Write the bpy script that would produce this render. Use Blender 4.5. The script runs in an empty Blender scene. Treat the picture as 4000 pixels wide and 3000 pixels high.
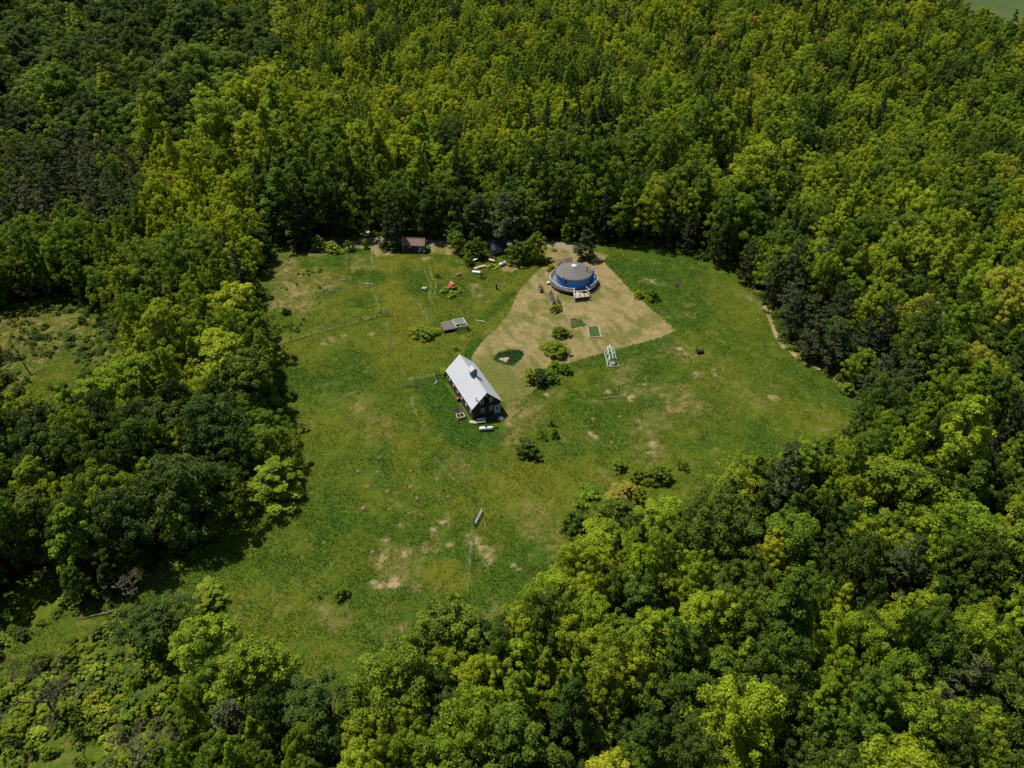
import bpy, math, random
import numpy as np
from mathutils import Vector, Matrix

# ------------------------------------------------------------------ camera, sky, sun, exposure
scene = bpy.context.scene
COL = scene.collection
CAM_H, PITCH, FPX = 100.0, math.radians(37.0), 3044.0          # metres, depression, focal length in photo pixels
cam_d = bpy.data.cameras.new('camera'); cam = bpy.data.objects.new('camera', cam_d); COL.objects.link(cam)
cam_d.sensor_width = 36.0; cam_d.lens = 36.0 * FPX / 4000.0
cam_d.clip_start = 1.0; cam_d.clip_end = 6000.0
cam.location = (0, 0, CAM_H); cam.rotation_euler = (math.pi / 2 - PITCH, 0, 0)
scene.camera = cam

SUN_EL, SUN_AZ = math.radians(65), math.radians(148)            # direction TO the sun: from the left and a little behind the forest
sun_dir = Vector((math.cos(SUN_EL) * math.cos(SUN_AZ), math.cos(SUN_EL) * math.sin(SUN_AZ), math.sin(SUN_EL)))
world = bpy.data.worlds.new('World'); scene.world = world; world.use_nodes = True
wn = world.node_tree.nodes; wl = world.node_tree.links
bg = wn['Background']; sky = wn.new('ShaderNodeTexSky'); sky.sky_type = 'NISHITA'; sky.sun_disc = False
sky.sun_elevation = SUN_EL; sky.sun_rotation = math.atan2(sun_dir.x, sun_dir.y)
sky.air_density = 1.0; sky.dust_density = 0.6
wl.new(sky.outputs[0], bg.inputs[0]); bg.inputs[1].default_value = 0.062
sun_l = bpy.data.lights.new('sun', 'SUN'); sun_l.energy = 4.6; sun_l.angle = math.radians(0.5); sun_l.color = (1.0, 0.955, 0.88)
sun = bpy.data.objects.new('sun', sun_l); COL.objects.link(sun); sun.location = (-200, 100, 300)
sun.rotation_euler = sun_dir.to_track_quat('Z', 'Y').to_euler()
scene.view_settings.view_transform = 'Standard'; scene.view_settings.look = 'None'
scene.view_settings.gamma = 1.0; scene.view_settings.use_curve_mapping = False
scene.view_settings.exposure = 0.18
scene.render.engine = 'CYCLES'
cy = scene.cycles
cy.max_bounces = 5; cy.diffuse_bounces = 3; cy.glossy_bounces = 2; cy.transmission_bounces = 3; cy.transparent_max_bounces = 6
cy.use_adaptive_sampling = True; cy.adaptive_threshold = 0.015; cy.use_denoising = False
cy.sample_clamp_indirect = 4.0

rnd = random.Random(7)
NR = np.random.default_rng(11)

# ------------------------------------------------------------------ photo pixel -> ground
CP, SP = math.cos(PITCH), math.sin(PITCH)
def g(q, z=0.0):
    dx, dz = q[0] - 2000.0, -(q[1] - 1500.0)
    rx, ry, rz = dx, FPX * CP + dz * SP, -FPX * SP + dz * CP
    t = (CAM_H - z) / -rz
    return (rx * t, ry * t)
def proj(x, y, z):
    zz = z - CAM_H
    f = y * CP - zz * SP; u = y * SP + zz * CP
    return 2000 + FPX * x / f, 1500 - FPX * u / f
S = 4000.0 / 2212.0
def D(x, y): return (x * S, y * S)
def A(x, y): return (1900 + x / 2.765, 900 + y / 2.765)
def B(x, y): return (1600 + x / 3.95, 1300 + y / 3.95)
def C(x, y): return (2080 + x / 6.9125, 980 + y / 6.9125)
def DD(x, y): return (1000 + x / 3.16, 850 + y / 3.16)
def E(x, y): return (1500 + x / 3.53, 850 + y / 3.53)
def F(x, y): return (1100 + x / 2.765, 1700 + y / 2.765)
def H(x, y): return (1900 + x / 2.765, 1500 + y / 2.765)
def I(x, y): return (2300 + x / 10.37, 1300 + y / 10.37)
def J(x, y): return (1700 + x / 13.83, 1230 + y / 13.83)
def K(x, y): return (1820 + x / 7.373, 930 + y / 7.373)
def L(x, y): return (1540 + x / 6.35, 900 + y / 6.35)
def M_(x, y): return (1700 + x / 4.74, 1370 + y / 4.74)
def N(x, y): return (2660 + x / 1.814, 1300 + y / 1.814)
def Z4(x, y): return (x / 1.6385, 1000 + y / 1.6385)
def Z6(x, y): return (x / 1.6385, 2000 + y / 1.6385)

# ------------------------------------------------------------------ materials
def new_mat(name):
    m = bpy.data.materials.new(name); m.use_nodes = True
    nt = m.node_tree; b = nt.nodes['Principled BSDF']
    return m, nt, b
def pm(name, c1, c2=None, scale=3.0, rough=0.7, metal=0.0, bump=0.0, stretch=None, spec=0.3, detail=4):
    m, nt, b = new_mat(name)
    if c2 is None: c2 = tuple(v * 0.78 for v in c1)
    tc = nt.nodes.new('ShaderNodeTexCoord'); no = nt.nodes.new('ShaderNodeTexNoise')
    no.inputs['Scale'].default_value = scale; no.inputs['Detail'].default_value = detail; no.inputs['Roughness'].default_value = 0.65
    mp = nt.nodes.new('ShaderNodeMapping'); nt.links.new(tc.outputs['Object'], mp.inputs[0]); nt.links.new(mp.outputs[0], no.inputs['Vector'])
    if stretch: mp.inputs['Scale'].default_value = stretch
    r = nt.nodes.new('ShaderNodeValToRGB'); nt.links.new(no.outputs[0], r.inputs[0])
    r.color_ramp.elements[0].position = 0.34; r.color_ramp.elements[0].color = (*c2, 1)
    r.color_ramp.elements[1].position = 0.64; r.color_ramp.elements[1].color = (*c1, 1)
    nt.links.new(r.outputs[0], b.inputs['Base Color'])
    b.inputs['Roughness'].default_value = rough; b.inputs['Metallic'].default_value = metal
    b.inputs['Specular IOR Level'].default_value = spec
    if bump:
        bn = nt.nodes.new('ShaderNodeBump'); bn.inputs['Strength'].default_value = bump; bn.inputs['Distance'].default_value = 0.05
        nt.links.new(no.outputs[0], bn.inputs['Height']); nt.links.new(bn.outputs[0], b.inputs['Normal'])
    return m

def leaf_mat(name, ramp, transl=0.35, gloss=0.12):
    m, nt, b = new_mat(name); n = nt.nodes; l = nt.links
    at = n.new('ShaderNodeAttribute'); at.attribute_type = 'INSTANCER'; at.attribute_name = 'tone'
    av = n.new('ShaderNodeAttribute'); av.attribute_type = 'GEOMETRY'; av.attribute_name = 'v'
    ma = n.new('ShaderNodeMath'); ma.operation = 'MULTIPLY_ADD'; l.new(av.outputs['Fac'], ma.inputs[0]); ma.inputs[1].default_value = 0.20
    sb = n.new('ShaderNodeMath'); sb.operation = 'SUBTRACT'; l.new(at.outputs['Fac'], sb.inputs[0]); sb.inputs[1].default_value = 0.10
    l.new(sb.outputs[0], ma.inputs[2])
    cr = n.new('ShaderNodeValToRGB'); l.new(ma.outputs[0], cr.inputs[0])
    e = cr.color_ramp.elements
    while len(e) < len(ramp): e.new(0.5)
    for el, (p, c) in zip(e, ramp): el.position = p; el.color = (*c, 1)
    oi = n.new('ShaderNodeObjectInfo')
    hs = n.new('ShaderNodeHueSaturation'); l.new(cr.outputs[0], hs.inputs['Color'])
    mr = n.new('ShaderNodeMapRange'); l.new(oi.outputs['Random'], mr.inputs[0]); mr.inputs[3].default_value = 0.480; mr.inputs[4].default_value = 0.505
    l.new(mr.outputs[0], hs.inputs['Hue'])
    mv = n.new('ShaderNodeMapRange'); l.new(av.outputs['Fac'], mv.inputs[0]); mv.inputs[3].default_value = 0.72; mv.inputs[4].default_value = 1.28
    l.new(mv.outputs[0], hs.inputs['Value'])
    l.new(hs.outputs[0], b.inputs['Base Color']); b.inputs['Roughness'].default_value = 0.55; b.inputs['Specular IOR Level'].default_value = gloss
    tr = n.new('ShaderNodeBsdfTranslucent')
    tm = n.new('ShaderNodeMix'); tm.data_type = 'RGBA'; tm.blend_type = 'MULTIPLY'; tm.inputs[0].default_value = 1.0
    l.new(hs.outputs[0], tm.inputs[6]); tm.inputs[7].default_value = (1.25, 1.15, 0.55, 1); l.new(tm.outputs[2], tr.inputs[0])
    tm.inputs[7].default_value = (1.25 * transl, 1.15 * transl, 0.55 * transl, 1)      # leaf reflects and lets light through
    mx = n.new('ShaderNodeAddShader'); l.new(b.outputs[0], mx.inputs[0]); l.new(tr.outputs[0], mx.inputs[1]); l.new(mx.outputs[0], n['Material Output'].inputs[0])
    return m
BROAD_RAMP = [(0.0, (0.026, 0.043, 0.009)), (0.28, (0.048, 0.082, 0.010)), (0.52, (0.098, 0.155, 0.010)),
              (0.76, (0.185, 0.245, 0.012)), (0.93, (0.275, 0.300, 0.016)), (1.0, (0.19, 0.155, 0.040))]
PINE_RAMP = [(0.0, (0.024, 0.040, 0.014)), (0.5, (0.060, 0.082, 0.026)), (1.0, (0.120, 0.142, 0.052))]
MAT = {}
MAT['leaf'] = leaf_mat('broad_leaves', BROAD_RAMP, 0.75)
MAT['needle'] = leaf_mat('needles', PINE_RAMP, 0.3, 0.15)
MAT['bark'] = pm('bark', (0.105, 0.082, 0.058), (0.045, 0.036, 0.026), 2.5, 0.9, bump=0.6, stretch=(1, 1, 0.3))
MAT['snag'] = pm('grey_brown_bark', (0.17, 0.135, 0.095), (0.07, 0.055, 0.04), 3, .9)
MAT['dead'] = pm('dead_wood', (0.27, 0.23, 0.17), (0.11, 0.09, 0.065), 3, 0.9)

# ------------------------------------------------------------------ mesh helpers
def link(o, parent=None):
    COL.objects.link(o)
    if parent is not None: o.parent = parent
    return o
def tag(o, label=None, cat=None, group=None, kind=None):
    if label: o['label'] = label
    if cat: o['category'] = cat
    if group: o['group'] = group
    if kind: o['kind'] = kind
    return o
def thing(name, label, cat, loc, rz=0.0, group=None):
    o = bpy.data.objects.new(name, None); o.empty_display_size = 0.5
    o.location = loc if len(loc) == 3 else (loc[0], loc[1], 0.0); o.rotation_euler = (0, 0, rz)
    link(o); return tag(o, label, cat, group)
class MB:
    def __init__(s): s.v = []; s.f = []
    def add(s, vs, fs):
        k = len(s.v); s.v += [tuple(p) for p in vs]; s.f += [tuple(i + k for i in f) for f in fs]; return s
    def hexa(s, p):      # 8 points, bottom ring then top ring
        return s.add(p, [(3, 2, 1, 0), (4, 5, 6, 7), (0, 1, 5, 4), (1, 2, 6, 5), (2, 3, 7, 6), (3, 0, 4, 7)])
    def box(s, c, d, rz=0.0, tilt=None):
        hx, hy, hz = d[0] / 2, d[1] / 2, d[2] / 2
        p = [(-hx, -hy, -hz), (hx, -hy, -hz), (hx, hy, -hz), (-hx, hy, -hz), (-hx, -hy, hz), (hx, -hy, hz), (hx, hy, hz), (-hx, hy, hz)]
        m = Matrix.Rotation(rz, 3, 'Z')
        if tilt: m = m @ Matrix.Rotation(tilt[1], 3, tilt[0])
        return s.hexa([m @ Vector(q) + Vector(c) for q in p])
    def bar(s, a, b, w, h=None):
        a, b = Vector(a), Vector(b); d = (b - a).normalized(); h = h or w
        up = Vector((0, 0, 1)) if abs(d.z) < 0.95 else Vector((0, 1, 0))
        x = d.cross(up).normalized() * (w / 2); y = x.cross(d).normalized() * (h / 2)
        return s.hexa([a - x - y, a + x - y, a + x + y, a - x + y, b - x - y, b + x - y, b + x + y, b - x + y])
    def tube(s, pts, rad, n=8, cap=True):
        k = len(s.v); pts = [Vector(p) for p in pts]
        for i, p in enumerate(pts):
            d = (pts[min(i + 1, len(pts) - 1)] - pts[max(i - 1, 0)]).normalized()
            up = Vector((0, 0, 1)) if abs(d.z) < 0.9 else Vector((1, 0, 0))
            x = d.cross(up).normalized(); y = x.cross(d).normalized()
            r = rad[i] if isinstance(rad, (list, tuple)) else rad
            for j in range(n):
                a = 2 * math.pi * j / n; q = p + x * (r * math.cos(a)) + y * (r * math.sin(a)); s.v.append(tuple(q))
        for i in range(len(pts) - 1):
            for j in range(n):
                j2 = (j + 1) % n; s.f.append((k + i * n + j, k + i * n + j2, k + (i + 1) * n + j2, k + (i + 1) * n + j))
        if cap:
            s.f.append(tuple(k + j for j in range(n))[::-1]); e = k + (len(pts) - 1) * n; s.f.append(tuple(e + j for j in range(n)))
        return s
    def lathe(s, prof, n=24, a0=0.0, a1=2 * math.pi, c=(0, 0, 0)):
        k = len(s.v); full = abs(a1 - a0 - 2 * math.pi) < 1e-6; m = n if full else n + 1
        for r, z in prof:
            for j in range(m):
                a = a0 + (a1 - a0) * j / n; s.v.append((c[0] + r * math.cos(a), c[1] + r * math.sin(a), c[2] + z))
        for i in range(len(prof) - 1):
            for j in range(n):
                j2 = (j + 1) % m; s.f.append((k + i * m + j, k + i * m + j2, k + (i + 1) * m + j2, k + (i + 1) * m + j))
        return s
    def prism(s, poly, z0, z1):
        n = len(poly); return s.add([(x, y, z0) for x, y in poly] + [(x, y, z1) for x, y in poly],
            [tuple(range(n))[::-1], tuple(range(n, 2 * n))] + [(i, (i + 1) % n, n + (i + 1) % n, n + i) for i in range(n)])
    def build(s, name, mat, parent=None, smooth=False, loc=None, rz=None):
        me = bpy.data.meshes.new(name); me.from_pydata(s.v, [], s.f)
        me.materials.append(mat if not isinstance(mat, str) else MAT[mat])
        if smooth: me.polygons.foreach_set('use_smooth', [True] * len(me.polygons))
        me.update(); o = bpy.data.objects.new(name, me)
        if loc is not None: o.location = loc
        if rz is not None: o.rotation_euler = (0, 0, rz)
        return link(o, parent)
def np_mesh(name, V, Fq, mats, attrs=None, smooth=False, matidx=None):
    me = bpy.data.meshes.new(name); nv, nf, k = len(V), len(Fq), Fq.shape[1]
    me.vertices.add(nv); me.vertices.foreach_set('co', np.ascontiguousarray(V, dtype=np.float32).ravel())
    me.loops.add(nf * k); me.loops.foreach_set('vertex_index', np.ascontiguousarray(Fq, dtype=np.int32).ravel())
    me.polygons.add(nf); me.polygons.foreach_set('loop_start', np.arange(0, nf * k, k, dtype=np.int32))
    me.polygons.foreach_set('loop_total', np.full(nf, k, dtype=np.int32))
    for m in mats: me.materials.append(m)
    if matidx is not None: me.polygons.foreach_set('material_index', matidx.astype(np.int32))
    me.polygons.foreach_set('use_smooth', np.full(nf, smooth))
    for nm, (typ, dom, data) in (attrs or {}).items():
        a = me.attributes.new(nm, typ, dom)
        a.data.foreach_set('color' if 'COLOR' in typ else 'value', np.ascontiguousarray(data, dtype=np.float32).ravel())
    me.update(calc_edges=True); return me

# ------------------------------------------------------------------ numpy helpers: noise, polygons
_T = NR.random((256, 256))
def vnoise(x, y, sc, seed=0):
    u = np.asarray(x) / sc + seed * 37.13; v = np.asarray(y) / sc + seed * 91.7
    iu = np.floor(u).astype(int); iv = np.floor(v).astype(int); fu = u - iu; fv = v - iv
    fu = fu * fu * (3 - 2 * fu); fv = fv * fv * (3 - 2 * fv)
    a = _T[iu % 256, iv % 256]; b = _T[(iu + 1) % 256, iv % 256]; c = _T[iu % 256, (iv + 1) % 256]; d = _T[(iu + 1) % 256, (iv + 1) % 256]
    return (a * (1 - fu) + b * fu) * (1 - fv) + (c * (1 - fu) + d * fu) * fv
def fbm(x, y, sc, seed=0, o=4):
    s, t, w = 0, 0, 1.0
    for i in range(o): s = s + w * vnoise(x, y, sc / 2 ** i, seed + i * 3); t += w; w *= 0.55
    return s / t
def inside(x, y, poly):
    x = np.asarray(x, float); y = np.asarray(y, float); r = np.zeros(x.shape, bool); n = len(poly)
    for i in range(n):
        x0, y0 = poly[i]; x1, y1 = poly[(i + 1) % n]
        if y0 == y1: continue
        c = ((y0 > y) != (y1 > y)) & (x < (x1 - x0) * (y - y0) / (y1 - y0) + x0); r ^= c
    return r
def dist_line(x, y, pts, closed=False):
    x = np.asarray(x, float); y = np.asarray(y, float); d = np.full(x.shape, 1e9); n = len(pts)
    for i in range(n if closed else n - 1):
        x0, y0 = pts[i]; x1, y1 = pts[(i + 1) % n]; dx, dy = x1 - x0, y1 - y0; q = dx * dx + dy * dy + 1e-9
        t = np.clip(((x - x0) * dx + (y - y0) * dy) / q, 0, 1); d = np.minimum(d, np.hypot(x - x0 - t * dx, y - y0 - t * dy))
    return d
def sdist(x, y, poly):      # positive inside
    d = dist_line(x, y, poly, True); return np.where(inside(x, y, poly), d, -d)
def sstep(a, b, x): t = np.clip((x - a) / (b - a), 0, 1); return t * t * (3 - 2 * t)

# ------------------------------------------------------------------ layout of the clearing (ground polygons)
def poly(fn, pts): return [g(fn(p[0], p[1]), p[2] if len(p) > 2 else 0.0) for p in pts]
CLEAR = poly(D, [(583, 548), (600, 530), (700, 514), (770, 508), (785, 499), (830, 499), (848, 508), (900, 509), (1000, 507), (1100, 508), (1200, 522), (1310, 528), (1400, 526), (1450, 540),
    (1530, 566), (1585, 582), (1640, 640), (1672, 690), (1690, 742), (1760, 790), (1852, 852), (1870, 880, 6), (1760, 905, 14), (1640, 915, 15), (1545, 975, 15),
    (1515, 1012, 14), (1440, 1055, 10), (1340, 1090, 8), (1245, 1130, 8), (1222, 1170, 10), (1240, 1182, 13), (1150, 1215, 15), (1060, 1262, 14), (1030, 1300, 14),
    (925, 1320, 15), (915, 1400, 15), (870, 1415, 14), (790, 1400, 16), (762, 1452, 15), (740, 1490, 14), (640, 1440, 12), (560, 1385, 14),
    (480, 1325, 15), (400, 1335, 13), (260, 1330), (130, 1410), (0, 1520), (0, 1390), (120, 1330), (260, 1305), (330, 1235), (420, 1215), (480, 1140), (470, 1075), (530, 1098), (575, 1085), (630, 1030),
    (600, 960), (612, 900), (590, 830), (588, 760), (560, 690), (552, 620), (570, 575)])
CLEAR2 = poly(D, [(-60, 690), (60, 655), (150, 648), (250, 668), (275, 720), (265, 770), (230, 795, 10), (90, 815, 14), (-60, 830, 14)])
SCRUB = poly(D, [(-40, 1330), (130, 1200), (200, 1260), (130, 1330), (60, 1400), (-40, 1470), (-60, 1700), (330, 1720), (420, 1600), (480, 1460), (400, 1370), (260, 1350), (130, 1440), (-20, 1540)])
SCRUB2 = poly(D, [(-60, 1390), (260, 1340), (400, 1365), (440, 1480), (390, 1620), (360, 1800), (340, 2300), (-300, 2300), (-200, 1740)])
FARFIELD = poly(D, [(1985, -40, 10), (2010, 12, 10), (2075, 40, 10), (2220, 62, 12), (2500, 90, 12), (2500, -40, 0)])
LAWN = poly(A, [(590, 170), (760, 150), (960, 200), (1240, 235), (1312, 268), (1300, 300), (1245, 322), (1340, 420), (1500, 580), (1700, 780), (1900, 950), (2055, 1080),
    (1880, 1150), (1700, 1205), (1300, 1310), (1090, 1370), (900, 1425), (760, 1500)]) + poly(B, [(1850, 950), (1680, 1010), (1430, 1060), (1200, 820), (960, 480), (950, 380), (1100, 170), (1200, 60), (1262, 0)]) + \
    poly(A, [(120, 1050), (230, 920), (290, 780), (350, 650), (470, 520), (590, 400), (700, 350), (640, 260)])
MOWN = [LAWN,
    poly(DD, [(1040, 300), (1300, 305), (1570, 300), (1640, 395), (1800, 418), (1700, 465), (1480, 482), (1400, 378), (1080, 385)]),
    poly(E, [(640, 400), (760, 385), (930, 360), (1130, 380), (1140, 480), (900, 512), (740, 480), (640, 500)]),
    poly(E, [(1590, 680), (1700, 610), (1870, 600), (1900, 690), (1740, 748), (1600, 748)])]
ROAD_L = [g(q) for q in (DD(860, 300), DD(1100, 278), DD(1300, 272), DD(1570, 270), E(300, 300), E(640, 352), E(860, 348), E(1100, 350), E(1400, 340), E(1650, 352), E(1900, 372), A(420, 150), A(640, 150), A(960, 178))]
ROAD_W = 1.7
ISLAND = poly(B, [(1290, 370), (1360, 300), (1550, 258), (1740, 268), (1772, 330), (1720, 410), (1600, 515), (1450, 490), (1300, 430)])
BED1 = poly(A, [(1095, 1045), (1208, 1033), (1236, 1152), (1112, 1162)])
BED2 = poly(A, [(900, 955), (960, 940), (990, 955), (1040, 960), (1085, 1035), (990, 1045), (910, 1055)])
BARN_FP = [(-14.4, 133.0), (-8.2, 119.5), (-1.9, 122.2), (-8.0, 136.2)]
YC = (15.8, 175.7)

# ------------------------------------------------------------------ ground colours (the plants' own colours)
GREEN, DEEP, YEL = np.array((0.074, 0.110, 0.009)), np.array((0.044, 0.096, 0.010)), np.array((0.120, 0.128, 0.011))
TAN, LAWNC, LAWNG = np.array((0.235, 0.180, 0.068)), np.array((0.245, 0.195, 0.082)), np.array((0.120, 0.128, 0.026))
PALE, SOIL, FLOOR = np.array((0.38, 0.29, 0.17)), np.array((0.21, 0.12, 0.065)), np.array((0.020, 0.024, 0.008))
GRAVEL, SAND = np.array((0.26, 0.215, 0.16)), np.array((0.34, 0.22, 0.14))
def strokes():
    T = []   # (type, pts world, radius, strength)
    def s(k, fn, pts, r, a=1.0): T.append((k, [g(fn(*p)) for p in pts], r, a))
    # dry, tan ground
    s('tan', DD, [(330, 420), (300, 600)], 6, .75); s('tan', DD, [(420, 760), (560, 830), (700, 780)], 7, .85); s('tan', DD, [(500, 940), (300, 1040), (560, 1080)], 5, .8)
    s('tan', DD, [(760, 450), (480, 400)], 3, .7); s('tan', DD, [(1230, 520), (1250, 600)], 3.2, .8); s('tan', DD, [(600, 1090), (300, 1090)], 3, .7)
    s('tan', H, [(320, 230), (290, 400), (250, 600)], 2.6, .95); s('tan', H, [(460, 260), (420, 420)], 3.5, .65); s('tan', H, [(1690, 430), (1780, 700)], 3.4, .55)
    s('tan', H, [(1980, 230), (2150, 230)], 4, .7); s('tan', H, [(2080, 60), (1900, 40)], 3.5, .5); s('tan', H, [(440, 1350), (620, 1400)], 3.2, .6); s('tan', H, [(520, 1580), (700, 1600)], 3, .6)
    s('tan', F, [(1150, 1330), (1350, 1300), (1500, 1280)], 2.8, .75); s('tan', F, [(1180, 1500), (1170, 1600)], 2.2, .8); s('tan', F, [(1900, 250), (1960, 450)], 2.4, .6); s('tan', F, [(1500, 1560), (1750, 1600)], 3, .5)
    s('tan', D, [(820, 1210), (850, 1240)], 2, .6); s('tan', D, [(860, 1370), (880, 1420)], 2.2, .8); s('tan', D, [(700, 1320), (735, 1340)], 2.5, .5); s('tan', D, [(1450, 880), (1400, 920)], 3, .5)
    s('tan', D, [(1375, 770), (1330, 830), (1390, 850)], 3.5, .5); s('tan', D, [(1440, 735), (1490, 770)], 3.5, .55); s('tan', D, [(1590, 840), (1640, 870)], 3.0, .45); s('tan', D, [(760, 860), (800, 900), (830, 950)], 3.5, .35)
    s('tan', D, [(20, 700), (60, 740), (20, 790)], 9, .8); s('tan', D, [(150, 690), (220, 760)], 5, .6); s('tan', D, [(1640, 660), (1600, 620)], 3, .45); s('tan', E, [(1260, 950), (1310, 1060)], 2.0, .9)
    s('tan', E, [(560, 560), (680, 570)], 1.3, 1); s('tan', E, [(180, 560), (250, 555)], .9, 1)
    # pale straw spots
    for fn, p, r in ((F, (1110, 1150), .9), (F, (1110, 1320), .8), (F, (1310, 1290), .7), (F, (1180, 1590), 1.0), (F, (1760, 920), 1.1), (F, (1640, 1000), .8), (F, (2060, 1120), 1.2), (F, (2190, 1290), 1.3), (F, (1300, 970), .6), (F, (1810, 1170), .6),
                     (H, (1545, 130), 1.2), (H, (1225, 200), 1.0), (H, (1690, 440), .8), (H, (1660, 500), .8), (H, (1770, 650), .9), (H, (1760, 740), .9), (H, (650, 110), .7), (H, (1330, 75), .6), (H, (840, 605), .8),
                     (DD, (940, 1490), 1.5), (DD, (1090, 1450), 1.2), (DD, (1440, 1440), 1.1), (DD, (860, 1560), 1.0), (DD, (1290, 1420), .7), (A, (1740, 545), 1.8), (A, (2070, 1275), .8), (D, (1410, 606), 1.6), (D, (1478, 762), .8), (D, (1385, 830), .8),
                     (D, (1110, 1222), .9), (D, (1047, 1205), 1.0), (D, (810, 1260), .9), (N, (650, 455), 1.0), (N, (115, 290), 1.2)):
        s('pale', fn, [p, (p[0] + 6, p[1] + 4)], r, 1)
    s('pale', H, [(1050, 460), (1110, 520), (1190, 575)], .45, 1); s('pale', N, [(228, 220), (245, 330), (262, 380)], .5, .9)
    # worn track along the right edge
    s('track', D, [(1655, 660), (1668, 700), (1690, 745), (1730, 775), (1775, 800), (1838, 838)], .7, 1)
    s('rut', E, [(555, 690), (580, 800), (640, 910), (650, 970), (620, 1060), (640, 1150), (680, 1185)], .22, .9); s('rut', E, [(625, 690), (650, 800), (710, 900), (710, 980), (690, 1050)], .22, .9)
    s('yel', E, [(0, 545), (300, 590), (560, 640), (800, 690), (1080, 740)], 2, .7); s('yel', E, [(0, 640), (400, 655), (550, 660)], 1, .8)
    # yellower, cropped strip and lush deep-green ground
    s('yel', DD, [(1560, 500), (1650, 750), (1760, 1000), (1880, 1250), (1960, 1500)], 3.8, .8); s('yel', DD, [(1300, 900), (900, 1080)], 4, .55); s('yel', D, [(860, 600), (840, 800)], 4, .4)
    s('yel', E, [(100, 1000), (380, 1250), (450, 1350)], 4, .6); s('yel', E, [(900, 1250), (1300, 1300)], 5, .4); s('yel', F, [(1100, 150), (600, 350), (1200, 450)], 7, .35); s('yel', D, [(1560, 620), (1600, 700)], 6, .35); s('yel', D, [(1540, 800), (1650, 850)], 8, .35)
    s('yel', F, [(1850, 1560), (1700, 1480)], 3, .8); s('yel', H, [(850, 600), (950, 1000), (450, 1000)], 5, .45)
    s('deep', B, [(250, 750), (420, 1000), (600, 1200), (700, 1450), (900, 1600), (1250, 1600)], 4.2, 1); s('deep', B, [(1080, 150), (900, 350)], 1.8, 1); s('deep', DD, [(1250, 730), (1450, 720), (1520, 760)], 2.8, .9)
    s('deep', DD, [(1200, 1060), (1350, 1020)], 3, .7); s('deep', E, [(300, 780), (450, 850), (420, 980)], 3.5, .7); s('deep', E, [(1350, 1400), (1600, 1200), (1750, 1050)], 1.6, .8); s('deep', F, [(560, 900), (700, 960)], 2.0, 1)
    s('deep', F, [(420, 1130), (480, 1150)], 1.5, .9); s('deep', F, [(1050, 100), (1060, 330), (1130, 520)], 2.8, .7); s('deep', H, [(650, 620), (560, 700), (880, 680)], 4, .7); s('deep', H, [(1750, 150), (1830, 200)], 2.6, .8)
    s('deep', H, [(1250, 260), (1150, 300), (1450, 330)], 3, .5); s('deep', D, [(720, 1000), (700, 1100), (620, 1180)], 6, .45); s('deep', F, [(0, 1400), (300, 1500)], 4, .5)
    s('deep', DD, [(700, 560), (1000, 520)], 4, .4); s('deep', A, [(1500, 350), (1800, 500), (2000, 700)], 6, .45); s('deep', A, [(1950, 1200), (1500, 1330), (950, 1480)], 2.0, .7)
    s('rut', DD, [(210, 1575), (430, 1505), (690, 1430), (1100, 1325), (1480, 1215)], .35, .55); s('deep', DD, [(210, 1600), (430, 1535), (690, 1460), (1100, 1355), (1480, 1245)], .5, .9)
    s('rut', DD, [(90, 1120), (540, 1020), (840, 945), (1400, 845)], .3, .4); s('rut', DD, [(1445, 400), (1430, 500), (1450, 640)], .4, .9); s('rut', DD, [(1440, 860), (1470, 960), (1530, 1130)], .4, .6); s('rut', DD, [(1600, 1290), (1640, 1420), (1690, 1560)], .3, .6)
    s('rut', E, [(470, 1165), (545, 1290), (640, 1440)], .35, .7); s('deep', F, [(1620, 190), (1750, 360), (1900, 520), (2000, 610), (2080, 730)], .8, .4); s('rut', F, [(1650, 230), (1780, 380), (1920, 540)], .25, .6)
    s('deep', F, [(2110, 60), (2150, 300), (2080, 700)], .7, .35); s('rut', F, [(2050, 1150), (2035, 1350), (2030, 1650)], .35, .5); s('rut', B, [(0, 720), (250, 660), (420, 640)], .5, .5); s('rut', B, [(20, 1000), (60, 1150), (120, 1270)], .3, .8)
    s('yel', D, [(640, 750), (780, 720), (900, 780)], 6, .4); s('yel', D, [(1300, 1100), (1130, 1080), (1150, 960)], 5, .4)
    s('soil', A, [(930, 975), (955, 1030)], .9, 1); s('soil', K, [(1050, 260), (1150, 330)], 1.2, 1); s('soil', K, [(1300, 200), (1550, 180)], 1.1, .8); s('soil', A, [(640, 150), (760, 175), (940, 195)], .9, .9); s('soil', B, [(1420, 410), (1500, 400), (1470, 440)], .55, 1)
    s('soil', B, [(1640, 580), (1740, 680)], .5, .7)
    return T
STROKES = strokes()
KCOL = dict(tan=TAN, pale=PALE, yel=YEL, deep=DEEP, track=np.array((0.33, 0.25, 0.12)), soil=SOIL, rut=np.array((0.20, 0.215, 0.075)))
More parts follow.
